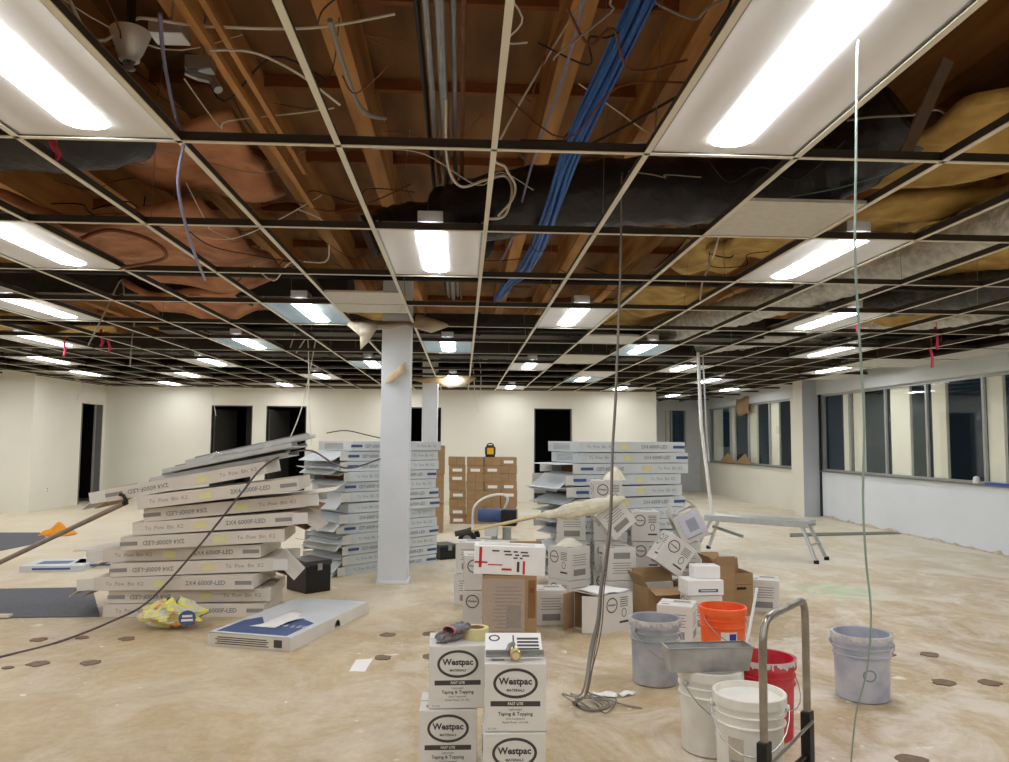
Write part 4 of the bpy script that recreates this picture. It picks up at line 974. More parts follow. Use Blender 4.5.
o = tf.build('crumpled_liner', mat('liner_white', S(234, 230, 214), .45, var=.1, scale=9), None, True); o.location = (colpos(569, 6.62), 6.62, 2*(QH+.004)); o.rotation_euler.z = .6; o.scale = (.75, .75, 1); tag(o, 'crumpled whitish liner on the box turned cornerwise at left', 'plastic liner')
# opened box lying in front with its interior to the left
p = fl(602, 634); rz = R_(36)
ux = Vector((math.cos(rz), math.sin(rz), 0)); uy = Vector((-math.sin(rz), math.cos(rz), 0))
c = p+ux*.14+uy*.125
ob = tag(empty('opened_box', (c.x, c.y, 0), rz), 'white compound box lying open in front of the heap, printed with an oval', 'box')
ob.scale = (1.18, 1.18, 1.1)
L_, D_, H_ = .28, .25, .25; t_ = .005
b = MB(); b.box((0, 0, t_/2), (L_, D_, t_)); b.box((0, 0, H_-t_/2), (L_, D_, t_)); b.box((0, -D_/2+t_/2, H_/2), (L_, t_, H_-2*t_)); b.box((L_/2-t_/2, 0, H_/2), (t_, D_-2*t_, H_-2*t_)); b.box((0, D_/2-t_/2, H_/2), (L_, t_, H_-2*t_)); b.k = 1; b.box((0, 0, t_+.001), (L_-.01, D_-.012, .001)); b.box((0, D_/2-t_-.001, H_/2), (L_-.01, .001, H_-.012)); b.build('shell', [CARTON, KRAFT], ob)
inst(ME_QS, 'front_print', ob, (-.0, -D_/2-.001, 0), (0, 0, 0)); pass
b = MB(); b.grid(lambda u, v: (-.14+.28*u, -.12+.24*v, H_+.004+.012*math.sin(5*u+2*v)**2), 8, 6); b.build('torn_lid', PAPER, ob, True, solid=.001)
for k, (px, sz, rr) in enumerate([((-.14, .122, .125), .24, .25), ((-.14, -.122, .125), .24, -.9)]):
    b = MB(); b.box((-.06, 0, 0), (.12, .005, sz)); o = b.build('side_flap', KRAFT if k == 0 else CARTON, ob); o.location = px; o.rotation_euler = (0, 0, rr)
def open_carton(p, rz, d, lab, m=KRAFT, flaps=(.5, .6, .4, .7), name='open_carton'):
    t = tag(empty(name, p, rz), lab, 'carton'); w, dd, h = d; q = .005
    b = MB(); b.box((0, 0, q/2), (w, dd, q)); b.box((0, -dd/2, h/2), (w, q, h)); b.box((0, dd/2, h/2), (w, q, h)); b.box((-w/2, 0, h/2), (q, dd, h)); b.box((w/2, 0, h/2), (q, dd, h)); b.build('shell', m, t)
    for k, (x, y, ln, ax) in enumerate([(0, -dd/2, w, 0), (0, dd/2, w, 0), (-w/2, 0, dd, 1), (w/2, 0, dd, 1)]):
        if flaps[k] is None: continue
        b = MB(); s = -1 if k in (0, 2) else 1
        hl = min(dd, w)/2*.9
        if ax == 0: b.box((0, s*.0, hl/2), (ln-.01, q, hl))
        else: b.box((0, 0, hl/2), (q, ln-.01, hl))
        o = b.build('flap', m, t); o.location = (x, y, h); a = flaps[k]
        o.rotation_euler = (-s*a, 0, 0) if ax == 0 else (0, s*a, 0)
    return t
p = fl(662, 618); open_carton((p.x, p.y+.02, 0), .25, (.36, .26, .26), 'open brown cardboard carton in front of the tilted compound box', flaps=(1.9, .35, .5, 1.2))
p = fl(672, 643)
X = colpos(676, 5.62); compound_box((X, 5.62, 0), R_(-24), 'white compound box between the grey and orange buckets', G, 'tslr')
X = colpos(701, 5.95)
compound_box((X, 5.98, 0), R_(2), 'white compound box standing behind the orange bucket', G, 'tslr')
wb = tag(empty('small_white_box', (X-.01, 5.95, QH+.004), .08), 'small white box with blue lettering behind the orange bucket', 'box')
b = MB(); b.box((0, 0, .055), (.28, .2, .11)); b.build('body', PAPER, wb, bevel=.004)
b = MB(); b.box((.02, -.101, .035), (.15, .002, .022)); b.build('blue_band', INKB, wb)
b = MB(); b.box((.02, -.1025, .035), (.12, .001, .006)); b.build('band_print', WINK, wb)
wb2 = tag(empty('small_white_box', (X+.035, 6.0, QH+.004+.112), .0), 'plain small white box on top of the blue-lettered one', 'box')
b = MB(); b.box((0, 0, .045), (.2, .14, .09)); b.build('body', PAPER, wb2, bevel=.004); b = MB(); b.box((0, 0, .0905), (.19, .004, .001)); b.build('tape_seam', INKG, wb2)
p = fl(740, 616); bc = open_carton((p.x+.0, p.y+.12, 0), .12, (.2, .24, .34), 'tall brown cardboard carton with a hand hole at the right of the heap', flaps=(None, .2, .9, None))
b = MB(); b.box((0, -.124, .22), (.08, .004, .018)); b.build('hand_hole', RUBBER, bc)
b = MB(); b.box((0, -.1235, .25), (.19, .002, .004)); b.build('fold_line', KRAFTD, bc)
p = ay(717, 575, 6.45); open_carton((p.x, 6.42, 0), .05, (.16, .3, .42), 'brown cardboard carton standing taller, left of the hand-hole carton', flaps=(.2, .7, .6, None))
CB_(762, 6.62, 0, R_(-20), 'white compound box half hidden at the far right of the heap', 'tslr', dz=0)

# --- brown wrapped box with the red and white carton on top
Yb = 5.55; Xa = colpos(511, Yb)
wc = tag(empty('wrapped_carton', (Xa, Yb+.2, 0), -.03), 'brown cardboard carton in clear wrap below the red and white one', 'carton')
b = MB(); b.box((0, 0, .23), (.38, .38, .46)); bd = b.build('body', KRAFT, wc, bevel=.005)
b = MB()
for k in range(13): b.box((-.02+(k % 3)*.006, -.1915, .08+.025*k), (.2-(k*7 % 5)*.012, .002, .008))
b.box((.03, -.1915, .18), (.1, .002, .15)); b.build('printed_lines', mat('faded_print', S(132, 108, 82), .7), wc)
b = MB(); b.box((.155, -.191, .3), (.05, .002, .26)); b.build('dark_strip', KRAFTD, wc); b = MB(); b.box((.155, -.193, .36), (.026, .002, .03)); b.build('red_mark', mat('dull_red', S(130, 60, 44), .6), wc)
b = MB(); b.grid(lambda u, v: (-.194+.30*u, -.197-.004*math.sin(17*u+5*v), .02+.42*v), 10, 10); b.build('clear_wrap', CLEAR, wc)
b = MB(); b.box((.13, .19, .55), (.24, .005, .2)); o = b.build('flap', KRAFT, wc); o.rotation_euler = (.0, 0, 0)
rc = tag(empty('red_white_carton', (Xa-.005, Yb+.12, .462), .0, rot=(0, .03, -.03)), 'white carton with red stripes lying on the brown wrapped carton', 'carton')
b = MB(); b.box((0, 0, .1), (.5, .22, .195)); b.build('body', PAPER, rc, bevel=.004)
b = MB(); b.box((-.205, -.111, .12), (.02, .002, .14)); b.box((.1, -.111, .055), (.016, .002, .09)); b.box((-.1, -.111, .07), (.1, .002, .008)); b.box((-.02, -.111, .04), (.07, .002, .014)); b.box((-.2, -.111, .085), (.09, .002, .012)); b.build('red_stripes', REDI, rc)
b = MB()
for (x, z, w) in ((-.1, .166, .05), (-.02, .164, .05), (.04, .163, .03), (.1, .16, .05), (-.01, .142, .05), (.05, .14, .03), (.11, .138, .05), (.04, .12, .03), (.08, .119, .02)): b.box((x, -.1115, z), (w, .001, .01))
b.box((.06, -.1115, .06), (.018, .001, .07)); b.build('small_print', INK, rc)
b = MB(); b.box((-.02, 0, .199), (.4, .1, .004)); b.box((0, -.02, .203), (.16, .012, .004)); b.build('lid_flap', CARTON, rc)
# boxes left of and behind it
compound_box((colpos(480, 6.05), 6.2, 0), R_(0), 'white compound box peeking out left of the brown wrapped carton, lower one', G, 'sslr')
compound_box((colpos(480, 6.05)+.005, 6.2, QH+.004), R_(2), 'white compound box peeking out left of the brown wrapped carton, upper one', G, 'sslr')
compound_box((colpos(470, 6.85), 6.95, 0), R_(-4), 'pale compound box on the floor, leftmost of the heap, lower one', G, 'tslr')
compound_box((colpos(471, 6.85), 6.95, QH+.004), R_(-2), 'pale compound box on the floor, leftmost of the heap, upper one', G, 'tslr')
compound_box((colpos(551, 6.05), 6.2, 0), R_(4), 'white compound box right of the brown wrapped carton', G, 'tslr')
# paint pole wrapped in plastic
a = ay(455, 534, 6.28); z_ = ay(628, 497, 6.45)
pp = tag(empty('roller_pole', a), 'pale extension pole with dark grip and plastic-wrapped end across the heap', 'pole'); d = z_-a
b = MB(); b.tube([d*.07, d*.97], .013, 10); b.build('shaft', mat('pole_cream', S(216, 200, 150), .5, var=.1), pp, True)
b = MB(); b.tube([(0, 0, 0), d*.09], .022, 10); b.build('grip', mat('grip_dark', S(70, 66, 62), .8), pp, True)
rg = random.Random(2); P = [d*(.48+.5*k/14)+Vector((0, 0, -.02*math.sin(pi*k/14))) for k in range(15)]
b = MB(); b.tube(P, [.016+.05*math.sin(pi*min(1, k/14*1.02))**.8*(1+rg.uniform(-.3, .3)) for k in range(15)], 12); b.build('plastic_wrap', mat('wrap_cream', S(230, 224, 198), .4, var=.12, scale=14, bump=.6, bscale=25), pp, False)

# --- paint sprayer cart behind
p = fl(490, 548)
sc_ = tag(empty('paint_sprayer', (p.x, p.y+.1, 0), -.15), 'blue and white wheeled paint sprayer with a tube handle behind the heap', 'paint sprayer')
sc_.scale = (1.15, 1.1, 1.08)
b = MB(); b.tube(smooth_path([(-.2, .05, .06), (-.2, .02, .35), (-.17, -.02, .5), (-.05, -.02, .6), (.12, -.02, .64), (.2, .0, .6), (.17, .05, .48), (.1, .08, .36)], 6), .015, 8); b.build('handle', WHITEP, sc_, True)
b = MB(); b.tube([(-.2, -.1, .08), (.3, -.1, .08)], .014, 8); b.tube([(-.2, .15, .08), (.3, .15, .08)], .014, 8); b.tube([(.3, -.1, .08), (.3, -.1, .02)], .014, 8); b.tube([(.3, .15, .08), (.3, .15, .02)], .014, 8); b.tube([(-.2, -.1, .08), (-.2, .05, .3)], .014, 8); b.build('frame', WHITEP, sc_, True)
b = MB(); b.lathe([(.0, -.14), (.075, -.14), (.085, -.12), (.085, .12), (.07, .15), (.0, .15)], 20, (.0, .02, .38), R=Euler((0, pi/2, 0)).to_matrix()); b.build('motor', INKB, sc_, True)
b = MB(); b.box((.22, .02, .36), (.18, .2, .2)); b.build('control_box', BLACKP, sc_, bevel=.02)
b = MB(); b.lathe([(.0, 0), (.035, 0), (.035, .2), (.0, .2)], 14, (.06, -.06, .1)); b.lathe([(.0, 0), (.05, 0), (.05, .14), (.0, .14)], 14, (.2, -.05, .1)); b.build('pump', STEEL, sc_, True)
b = MB(); b.box((.02, -.08, .2), (.14, .04, .12)); b.build('plate', CARTONC, sc_, bevel=.01)
for s in (-.14, .2):
    b = MB(); b.lathe([(.05, -.025), (.1, -.022), (.105, 0), (.1, .022), (.05, .025), (.05, -.025)], 24, (-.24, s, .106), R=Euler((pi/2, 0, 0)).to_matrix()); w = b.build('wheel', RUBBER, sc_, True)
    b = MB(); b.lathe([(0, -.02), (.05, -.02), (.05, .02), (0, .02)], 16, (-.24, s, .106), R=Euler((pi/2, 0, 0)).to_matrix()); b.build('hub', STEEL, w, True)
p = fl(461, 549); b = MB(); b.grid(lambda u, v: ((u-.5)*.5, (v-.5)*.3, .004+.06*math.sin(pi*u)*math.sin(pi*v)*(1+.4*math.sin(11*u))), 10, 6); o = b.build('drop_cloth', mat('cloth_orange', S(206, 160, 116), .9, var=.3, scale=9), None, True); o.location = (p.x-.1, p.y+.1, 0); tag(o, 'small crumpled orange-brown cloth by the sprayer wheel', 'cloth')
# --- four columns of brown cartons with white labels near the back wall
b = MB(); b.box((0, 0, .07), (.28, .4, .138)); ME_K = b.mesh('carton_body', KRAFT, bevel=.004)
b = MB(); b.box((0, -.201, .06), (.16, .003, .05)); ME_KL = b.mesh('white_label', PAPER)
b = MB(); b.box((0, -.2005, .07), (.006, .002, .13)); ME_KT = b.mesh('tape_seam', KRAFTD)
rg = random.Random(6)
lbl = {0: (1, 2, 4, 6, 7), 1: (1,), 2: (1, 3), 3: (0, 3, 4)}
for c_ in range(4):
    x = (457, 475, 492, 508.5)[c_]; dy = (0, -.03, .02, .05)[c_]; X = colpos(x, 13.35)
    for k in range(8):
        t = tag(empty('labelled_carton', (X+rg.uniform(-.008, .008)+(.012*(4-k) if c_ == 0 else 0)*.4, 13.55+dy+rg.uniform(-.01, .01), k*.1395+(.0)), rg.uniform(-.03, .03)), 'brown carton near the back wall, %s column from the left, %s from the top' % (ORD[c_], ORD[7-k]), 'carton', 'brown cartons near the back wall')
        inst(ME_K, 'carton_body', t)
        if 7-k in lbl[c_]: inst(ME_KL, 'white_label', t)
        else: inst(ME_KT, 'tape_seam', t)
b = MB(); b.box((0, 0, .218), (.36, .5, .436)); ME_K2 = b.mesh('carton_body_big', KRAFT, bevel=.005)
for k in range(3):
    t = tag(empty('tall_carton', (colpos(431.5, 12.2), 12.3+.03*k, k*.439), .04*k), 'brown carton behind the column-side stack, %s from the floor' % ORD[k], 'carton', 'brown cartons behind the column-side stack'); inst(ME_K2, 'carton_body', t); inst(ME_KT, 'tape_seam', t, (0, -.052, .1))
lt = tag(empty('work_light', (colpos(490, 13.4), 13.5, 8*.1395+.002)), 'yellow work light with dark frame standing on the brown cartons', 'work light')
b = MB(); b.prism([(-.08, .02), (.08, .02), (.09, .06), (.09, .16), (.05, .2), (-.05, .2), (-.09, .16), (-.09, .06)], -.05, .05, R=FRONT); b.build('housing', mat('dark_frame', S(62, 46, 30), .6), lt, bevel=.008)
b = MB(); b.box((0, -.055, .1), (.11, .02, .11)); b.build('yellow_face', mat('yellow_face', S(244, 184, 30), .5), lt, bevel=.006)
b = MB(); b.tube(smooth_path([(-.06, 0, .19), (-.03, 0, .225), (.03, 0, .225), (.06, 0, .19)], 4), .01, 6); b.build('handle', RUBBER, lt, True)
b = MB(); b.box((0, 0, .01), (.16, .1, .02)); b.build('foot', RUBBER, lt)

# ================================================================== BUCKETS
def bucket_mesh(top=.150, bot=.130, h=.37):
    b = MB(); prof = []
    out = lambda z: bot+(top-.010-bot)*z/h
    prof = [(0.001, .0), (bot-.01, .0), (bot, .008), (out(.25), .25), (out(.25)+.008, .252), (out(.25)+.009, .258), (out(.26), .262), (out(.29), .29), (out(.29)+.008, .292), (out(.29)+.009, .298), (out(.3), .302), (out(.325), .325), (top, .328), (top, .366), (top-.004, h), (top-.013, h), (top-.014, .36), (out(.3)-.006, .3), (bot-.006, .012), (.001, .012)]
    b.lathe(prof, 40); return b
ME_BK = bucket_mesh()
def arc_patch(r0, r1, a0, a1, z0, z1, n=8):
    b = MB(); b.grid(lambda u, v: ((r0+(r1-r0)*v)*math.cos(a0+(a1-a0)*u), (r0+(r1-r0)*v)*math.sin(a0+(a1-a0)*u), z0+(z1-z0)*v), n, 2); return b
def rad(z): return .130+(.150-.010-.130)*z/.37
def bucket(x, Y, col, lab, inside=None, bail=True, dust=None, bail_ang=.4):
    X = colpos(x, Y); t = tag(empty('bucket', (X, Y, 0)), lab, 'bucket', 'plastic buckets')
    m = mat('bucket_'+lab.split()[0]+lab.split()[1]+str(int(x)), col, .45, var=.15, scale=7, col2=dust, thr=(.42, .62) if dust else None)
    o = inst(ME_BK.mesh('pail', m, True), 'pail', t)
    for s in (0, pi):
        a = bail_ang+s; b = MB(); b.lathe([(0, 0), (.016, 0), (.014, .012), (0, .014)], 12, (.146*math.cos(a), .146*math.sin(a), .312), R=Euler((0, pi/2, a)).to_matrix()); b.build('ear', m, t, True)
    if bail:
        P = []
        for k in range(13):
            q = pi*k/12; v = Vector((.158*math.cos(q), -.165*math.sin(q)*.35-.0, -.155*math.sin(q)))
            v = Euler((0, 0, bail_ang)).to_matrix() @ (v+Vector((0, -.15*math.sin(q)*.75, 0))); P.append(v+Vector((0, 0, .318)))
        b = MB(); b.tube(P, .0028, 6); hb = b.build('bail', STEEL, t, True)
    return t
DUST = S(206, 204, 200)
b1 = bucket(654, 4.66, S(150, 154, 162), 'blue grey dusty bucket, leftmost of the bucket group', dust=S(176, 178, 182))
b2 = bucket(721, 4.98, S(242, 92, 36), 'bright orange bucket with a blue and white mark', dust=S(246, 112, 60))
b3 = bucket(708, 3.66, S(232, 230, 222), 'off white bucket behind the nearest one, carrying the grey pan', dust=S(218, 214, 204))
b4 = bucket(746, 3.3, S(238, 236, 228), 'nearest white bucket with a printed label beside the hand truck', dust=S(226, 222, 212), bail_ang=-.3)
b5 = bucket(761, 3.82, S(196, 28, 44), 'dark red dusty bucket behind the hand truck', dust=S(206, 70, 80))
b6 = bucket(857.5, 4.36, S(164, 168, 184), 'lilac grey dusty bucket standing alone at the right', dust=S(190, 192, 202), bail_ang=2.6)
b6.scale = (1.06, 1.06, .95)
RIMD = mat('rim_dust', S(214, 212, 208), .8, var=.2, scale=30)
for bk in (b1, b5, b6):      # dried compound crust round the rim
    rg = random.Random(len(bk['label'])); b = MB()
    b.grid(lambda u, v: ((.1506+.001*math.sin(40*u))*math.cos(2*pi*u), (.1506+.001*math.sin(40*u))*math.sin(2*pi*u), .372-(.012+.010*math.sin(13*u*pi)**2+.014*math.sin(29*u*pi)**2)*v), 80, 2)
    b.build('dried_crust', RIMD, bk)
# orange bucket mark, facing the camera (-Y side)
r_ = rad(.16)+.0012
arc_patch(r_, rad(.2)+.0012, -pi/2-.4, -pi/2+.35, .13, .235).build('white_square', WINK, b2)
arc_patch(r_+.001, rad(.2)+.002, -pi/2-.02, -pi/2+.3, .15, .225).build('blue_mark', mat('mark_blue', S(48, 60, 160), .5), b2)
lp = arc_patch(rad(.06)+.0012, rad(.2)+.0012, -pi/2-1.0, -pi/2-.52, .05, .215).build('printed_label', mat('label_tan', S(206, 196, 176), .6, var=.2, scale=30), b4)
b = MB()
for k in range(5): 
    g = arc_patch(rad(.08)+.0024, rad(.08)+.0024, -pi/2-.94, -pi/2-.60, .07+.024*k, .08+.024*k); b.add(g.v, g.f)
b.build('label_print', INKG, lp)
n = 24; b = MB(); V = []; F = []
for k in range(n):
    a = 2*pi*k/n
    for rr in (.034, .026):
        an = -pi/2-.2+rr*math.cos(a)/.138; z = .16+rr*math.sin(a); V.append(((rad(z)+.0012)*math.cos(an), (rad(z)+.0012)*math.sin(an), z))
for k in range(n): F.append((2*k, 2*k+1, 2*((k+1) % n)+1, 2*((k+1) % n)))
b.add(V, F); b.build('round_emblem', mat('emblem_grey', S(136, 138, 150), .6), b6)
# white lid-like fill in the white buckets
for bk, m in ((b4, mat('compound_white', S(236, 234, 226), .7)), ):
    b = MB(); b.lathe([(.001, .352), (.12, .350), (.135, .345)], 32); b.build('compound_fill', m, bk, True)
# grey mud pan across the white bucket
pc = ay(707, 655, 3.6)
mp_ = tag(empty('mud_pan', (pc.x+.0, 3.6, .374), .06), 'long dusty grey mud pan resting across the off white bucket', 'mud pan')
def pan_prof(): return None
b = MB(); L1, L2, W1, W2, hh = .39, .36, .055, .04, .105
V = []
for (L_, W_, z) in ((L2, W2, 0), (L1, W1, hh)):
    for sx, sy in ((-1, -1), (1, -1), (1, 1), (-1, 1)): V.append((sx*L_/2, sy*W_, z))
b.add(V, [(3, 2, 1, 0), (0, 1, 5, 4), (1, 2, 6, 5), (2, 3, 7, 6), (3, 0, 4, 7)])
PAN = mat('pan_grey', S(150, 150, 148), .5, .3, var=.2, scale=9, col2=S(188, 186, 182)); b.build('trough', PAN, mp_, solid=.004)
b = MB()
for s in (-1, 1): b.box((0, s*W1, hh), (L1+.012, .008, .006)); b.box((s*L1/2, 0, hh), (.008, 2*W1, .006))
b.build('rim', STEEL, mp_)
b = MB(); q0 = ay(731, 668, 3.86); q1 = ay(757, 588, 4.06); b.tube([fl(724, 690, .02)*0+Vector((q0.x-.02, 3.80, .05)), q1], .008, 8); tag(b.build('stir_stick', WHITEP, None, True), 'thin white stick leaning up out of the off white bucket', 'stick')

# ================================================================== HAND TRUCK
A = ay(764, 738, 2.72); B = ay(807, 709, 3.02)
ht = tag(empty('hand_truck', ((A.x+B.x)/2, (A.y+B.y)/2, 0)), 'worn chrome loop-handled hand truck with black uprights in the foreground', 'hand truck')
o0 = Vector(((A.x+B.x)/2, (A.y+B.y)/2, 0)); A = Vector((A.x, A.y, 0))-o0; B = Vector((B.x, B.y, 0))-o0; dr = (B-A).normalized(); nrm = Vector((-dr.y, dr.x, 0)); Wd = (B-A).length
lean = Vector((0, 0, 0))
tops = .72
P = [A+Vector((0, 0, .3)), A+Vector((0, 0, .55)), A+Vector((0, 0, .66)), A+dr*.01+Vector((0, 0, .735)), A+dr*.05+Vector((0, 0, .785)), A+dr*(Wd*.5)+Vector((0, 0, .795)), B-dr*.05+Vector((0, 0, .797)), B-dr*.012+Vector((0, 0, .775)), B+Vector((0, 0, .72)), B+Vector((0, 0, .55)), B+Vector((0, 0, .3))]
b = MB(); b.tube(smooth_path(P, 6), .0142, 12); b.build('loop_handle', CHROME, ht, True)
rzt = math.atan2(dr.y, dr.x)
for q in (A, B):
    b = MB(); b.box((0, 0, .215), (.05, .036, .33)); o = b.build('upright', mat('upright_black', S(34, 33, 34), .5, .3, var=.4, scale=20), ht, bevel=.004); o.location = q; o.rotation_euler.z = rzt
b = MB(); b.tube([A+Vector((.0, 0, .31))-nrm*.02, B+Vector((0, 0, .345))-nrm*.02], .006, 8); b.build('cross_rod', CHROME, ht, True)
for z in (.12, .22): b = MB(); b.tube([A+Vector((0, 0, z)), B+Vector((0, 0, z))], .01, 8); b.build('cross_bar', BLACKP, ht, True)
b = MB(); b.box((0, .1, .006), (Wd+.06, .22, .008)); o = b.build('toe_plate', BLACKP, ht); o.location = (A+B)/2; o.rotation_euler.z = rzt
for q, s in ((A, -1), (B, 1)):
    b = MB(); c_ = q+dr*.0-nrm*.075+Vector((0, 0, .1)); b.lathe([(.04, -.02), (.092, -.018), (.1, 0), (.092, .018), (.04, .02), (.04, -.02)], 24, c_, R=Euler((0, pi/2, rzt)).to_matrix()); w = b.build('wheel', RUBBER, ht, True)
    b = MB(); b.lathe([(0, -.022), (.04, -.022), (.04, .022), (0, .022)], 16, c_, R=Euler((0, pi/2, rzt)).to_matrix()); b.build('wheel_hub', STEEL, w, True)
b = MB(); b.tube([A-nrm*.075+Vector((0, 0, .1)), B-nrm*.075+Vector((0, 0, .1))], .008, 8); b.build('axle', STEEL, ht, True)

# ================================================================== WORK PLATFORM, POLES, HANGING LINES
L0 = fl(706, 552); R0 = fl(819, 563)
zt = .42
wp = tag(empty('work_platform', (0, 0, 0)), 'low aluminium folding work platform in front of the far windows', 'work platform')
tl_ = ay(709, 517, L0.y+.1); tr_ = ay(812, 520, R0.y+.15)
zt = (tl_.z+tr_.z)/2
e0 = Vector((tl_.x, L0.y+.1, zt)); e1 = Vector((tr_.x, R0.y+.15, zt)); d = e1-e0; rzp = math.atan2(d.y, d.x); side = Vector((-math.sin(rzp), math.cos(rzp), 0))
b = MB(); b.box((0, 0, 0), (d.length, .3, .035)); o = b.build('deck', ALU, wp, bevel=.004); o.location = (e0+e1)/2+side*.0; o.rotation_euler.z = rzp
for s in (-1, 1): b = MB(); b.box((0, s*.145, -.035), (d.length, .015, .05)); o = b.build('side_rail', ALU, wp); o.location = (e0+e1)/2; o.rotation_euler.z = rzp
u = d.normalized()
for (e, sg) in ((e0, -1), (e1, 1)):
    for s in (-1, 1):
        t0 = e+side*(.13*s)-u*(sg*.08)+Vector((0, 0, -.04)); t1 = e+side*(.2*s)+u*(sg*.1); t1.z = .01
        b = MB(); b.tube([t0, t1], .022, 6); lg = b.build('leg', ALU, wp, True)
        b = MB(); b.lathe([(0, -.01), (.03, -.01), (.03, .03), (0, .03)], 10, t1); b.build('rubber_foot', RUBBER, lg, True)
    b = MB(); b.tube([e+side*.17+u*(sg*.03)+Vector((0, 0, -zt*.55)), e-side*.17+u*(sg*.03)+Vector((0, 0, -zt*.55))], .014, 6); b.build('leg_brace', ALU, wp, True)
b = MB(); b.tube([e0+u*.05+Vector((0, 0, -.14)), e0+u*.45+Vector((0, 0, -.24))], .02, 6); b.build('folding_strut', STEEL, wp, True)
# white pole from the platform up to the grid
P1 = ay(712, 515, e0.y); P2 = ay(696, 372, e0.y)
P2 = Vector((P2.x, e0.y-.1, CEIL+.02)); 
b = MB(); b.tube([Vector((P1.x, e0.y, zt+.02)), (Vector((P1.x, e0.y, zt))+P2)/2+Vector((-.05, 0, .1)), P2], .022, 10); tag(b.build('support_pole', WHITEP, None, True), 'tall white pole standing on the work platform up to the grid', 'pole')
P1 = ay(709, 462, e0.y+.3); b = MB(); b.tube([P1, ay(706, 420, e0.y+.3), Vector((ay(703, 375, e0.y+.3).x, e0.y+.3, CEIL+.02))], .011, 8); tag(b.build('hanging_rod', ALU, None, True), 'thin grey rod hanging beside the tall white pole', 'rod')
# green string down the right
GRN = mat('green_string', S(162, 186, 176), .6)
Yg = 2.12
cable([Vector((ay(858, 18, Yg).x, Yg, CEIL+.01)), ay(857, 60, Yg), ay(856, 160, Yg), ay(855, 250, Yg), ay(859, 330, Yg+.02), ay(864, 420, Yg+.06), ay(863, 500, Yg+.15), ay(866, 560, Yg+.3), ay(871, 615, Yg+.5), ay(867, 670, Yg+.75), ay(856, 715, Yg+1.0), fl(850, 775, .004)], .0034, GRN, 'thin green string hanging from the nearest right-hand light to the floor', 'string', name='hanging_string')
# bundle of cables hanging in the middle down to the floor
hb = tag(empty('hanging_cable_bundle', (ay(620, 440, 4.1).x, 4.1, 0)), 'bundle of grey cables hanging from the grid to a tangle on the floor', 'cable bundle')
rg = random.Random(31)
for k in range(6):
    pts = [(622, 214), (621, 260), (619, 320), (616, 400), (613, 450), (611, 520), (607, 560), (603, 590), (601, 620), (596, 650), (586, 675)]
    sp = [(0, 0), (0, 0), (0, 0), (.5, 0), (.5, 0), (1, 0), (2, 0), (3, 0), (4, 0), (6, 4), (8, 6)]
    P = []
    ph = rg.uniform(-1, 1); ph2 = rg.uniform(-1, 1)
    for (x, y), (sx, sy) in zip(pts, sp):
        q = ay(x+ph*(sx*.9+.6), y+ph2*sy, 4.1+ph2*.006*(1+sx)); P.append(q)
    P[0].z = CEIL+.2+.02*k
    P[-1] = Vector((P[-1].x, 4.05+ph*.1, .12+.05*abs(ph2)))
    P.append(fl(572+ph*10+k*3, 700+ph2*8, .01)); P.append(fl(585+k*4, 712+ph*4, .01)); P.append(fl(600+k*3, 708-k*2, .012)); P.append(fl(590-k*3, 694+k, .03))
    if k == 0: P += [fl(622, 704, .01), fl(642, 708, .01)]
    P = [q-Vector(hb.location) for q in P]
    b = MB(); b.tube(smooth_path(P, 6), .0034 if k else .0048, 6); b.build('hanging_cable', mat('hang_grey', S(112, 106, 100), .6) if k % 2 else CG, hb, True)

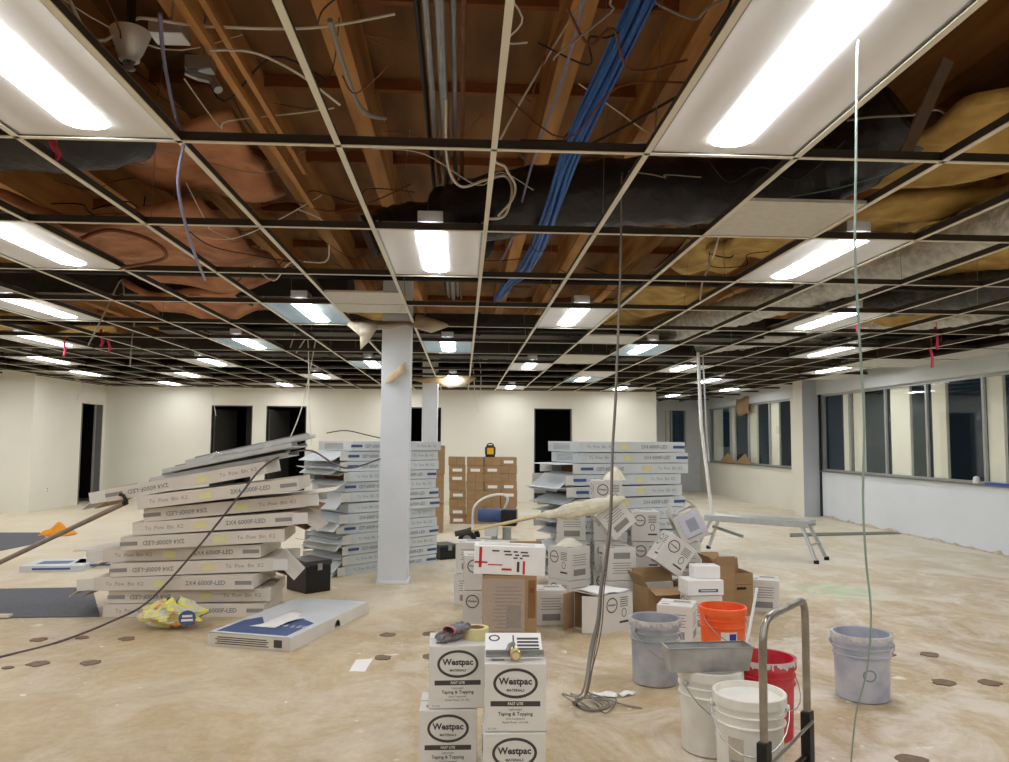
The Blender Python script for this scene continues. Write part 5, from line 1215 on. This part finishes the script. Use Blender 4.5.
# ================================================================== SMALL WALL THINGS
p = ay(47, 487, 10); Yo = XL*ray(47, 487)[1]/ray(47, 487)[0]
ol = tag(empty('wall_outlet', (XL, Yo, .38)), 'small electrical outlet low on the left wall before the doorway', 'outlet')
b = MB(); b.box((.004, 0, 0), (.008, .08, .12)); b.build('cover_plate', PAPER, ol); b = MB(); b.box((.009, 0, .025), (.004, .03, .03)); b.box((.009, 0, -.025), (.004, .03, .03)); b.build('sockets', INKG, ol)
def on_right(x, y): r0 = ray(x, y); t0 = XR/r0[0]; return Vector((XR, r0[1]*t0, HC+r0[2]*t0))
q = on_right(745, 404); b = MB(); b.grid(lambda u, v: (-.03-.04*math.sin(3*v), (u-.5)*.85+.04*math.sin(5*v), (v-.5)*.52+.03*math.sin(6*u)), 6, 6); o = b.build('cardboard_piece', KRAFT, None, True, solid=.006); o.location = q; tag(o, 'brown cardboard piece hanging on the far window header', 'cardboard')
for k, x in enumerate((729, 746)):
    q = on_right(x, 463); b = MB(); b.prism([(-.55, 0), (.4, 0), (.45, .05), (-.3, .26)], -.004, .004, R=Euler((pi/2, 0, pi/2)).to_matrix() @ Matrix.Identity(3)); o = b.build('cardboard_piece', KRAFT); o.location = (XR-.06, q.y, SILL+.012); o.rotation_euler = (0, -.25, 0); tag(o, ['brown cardboard wedge on the far window sill, left one', 'brown cardboard wedge on the far window sill, right one'][k], 'cardboard')
q = ay(663, 425, YF-.05); b = MB(); b.k = 0; b.box((0, 0, 0), (.2, .01, .4)); b.k = 1; b.box((0, -.006, .02), (.12, .002, .22)); o = b.build('notice_sheet', [PAPER, INKB]); o.location = (XE+.16, YF-.006, 1.75); tag(o, 'white and blue notice on the far recess wall', 'notice')
q = on_right(990, 482); b = MB(); b.box((0, 0, .012), (.1, .5, .024)); o = b.build('masking_strip', mat('blue_tape', S(50, 84, 190), .5)); o.location = (XR+.01, q.y-.2, SILL+.009); tag(o, 'blue painter tape strip on the window sill at the right edge', 'tape')
q = on_right(975, 476); b = MB(); b.lathe([(0, 0), (.045, 0), (.05, .03), (.035, .085), (0, .1)], 16); o = b.build('paper_cup', PAPER, None, True); o.location = (XR+.02, q.y, SILL+.009); tag(o, 'white crumpled cup on the window sill at the right', 'cup')
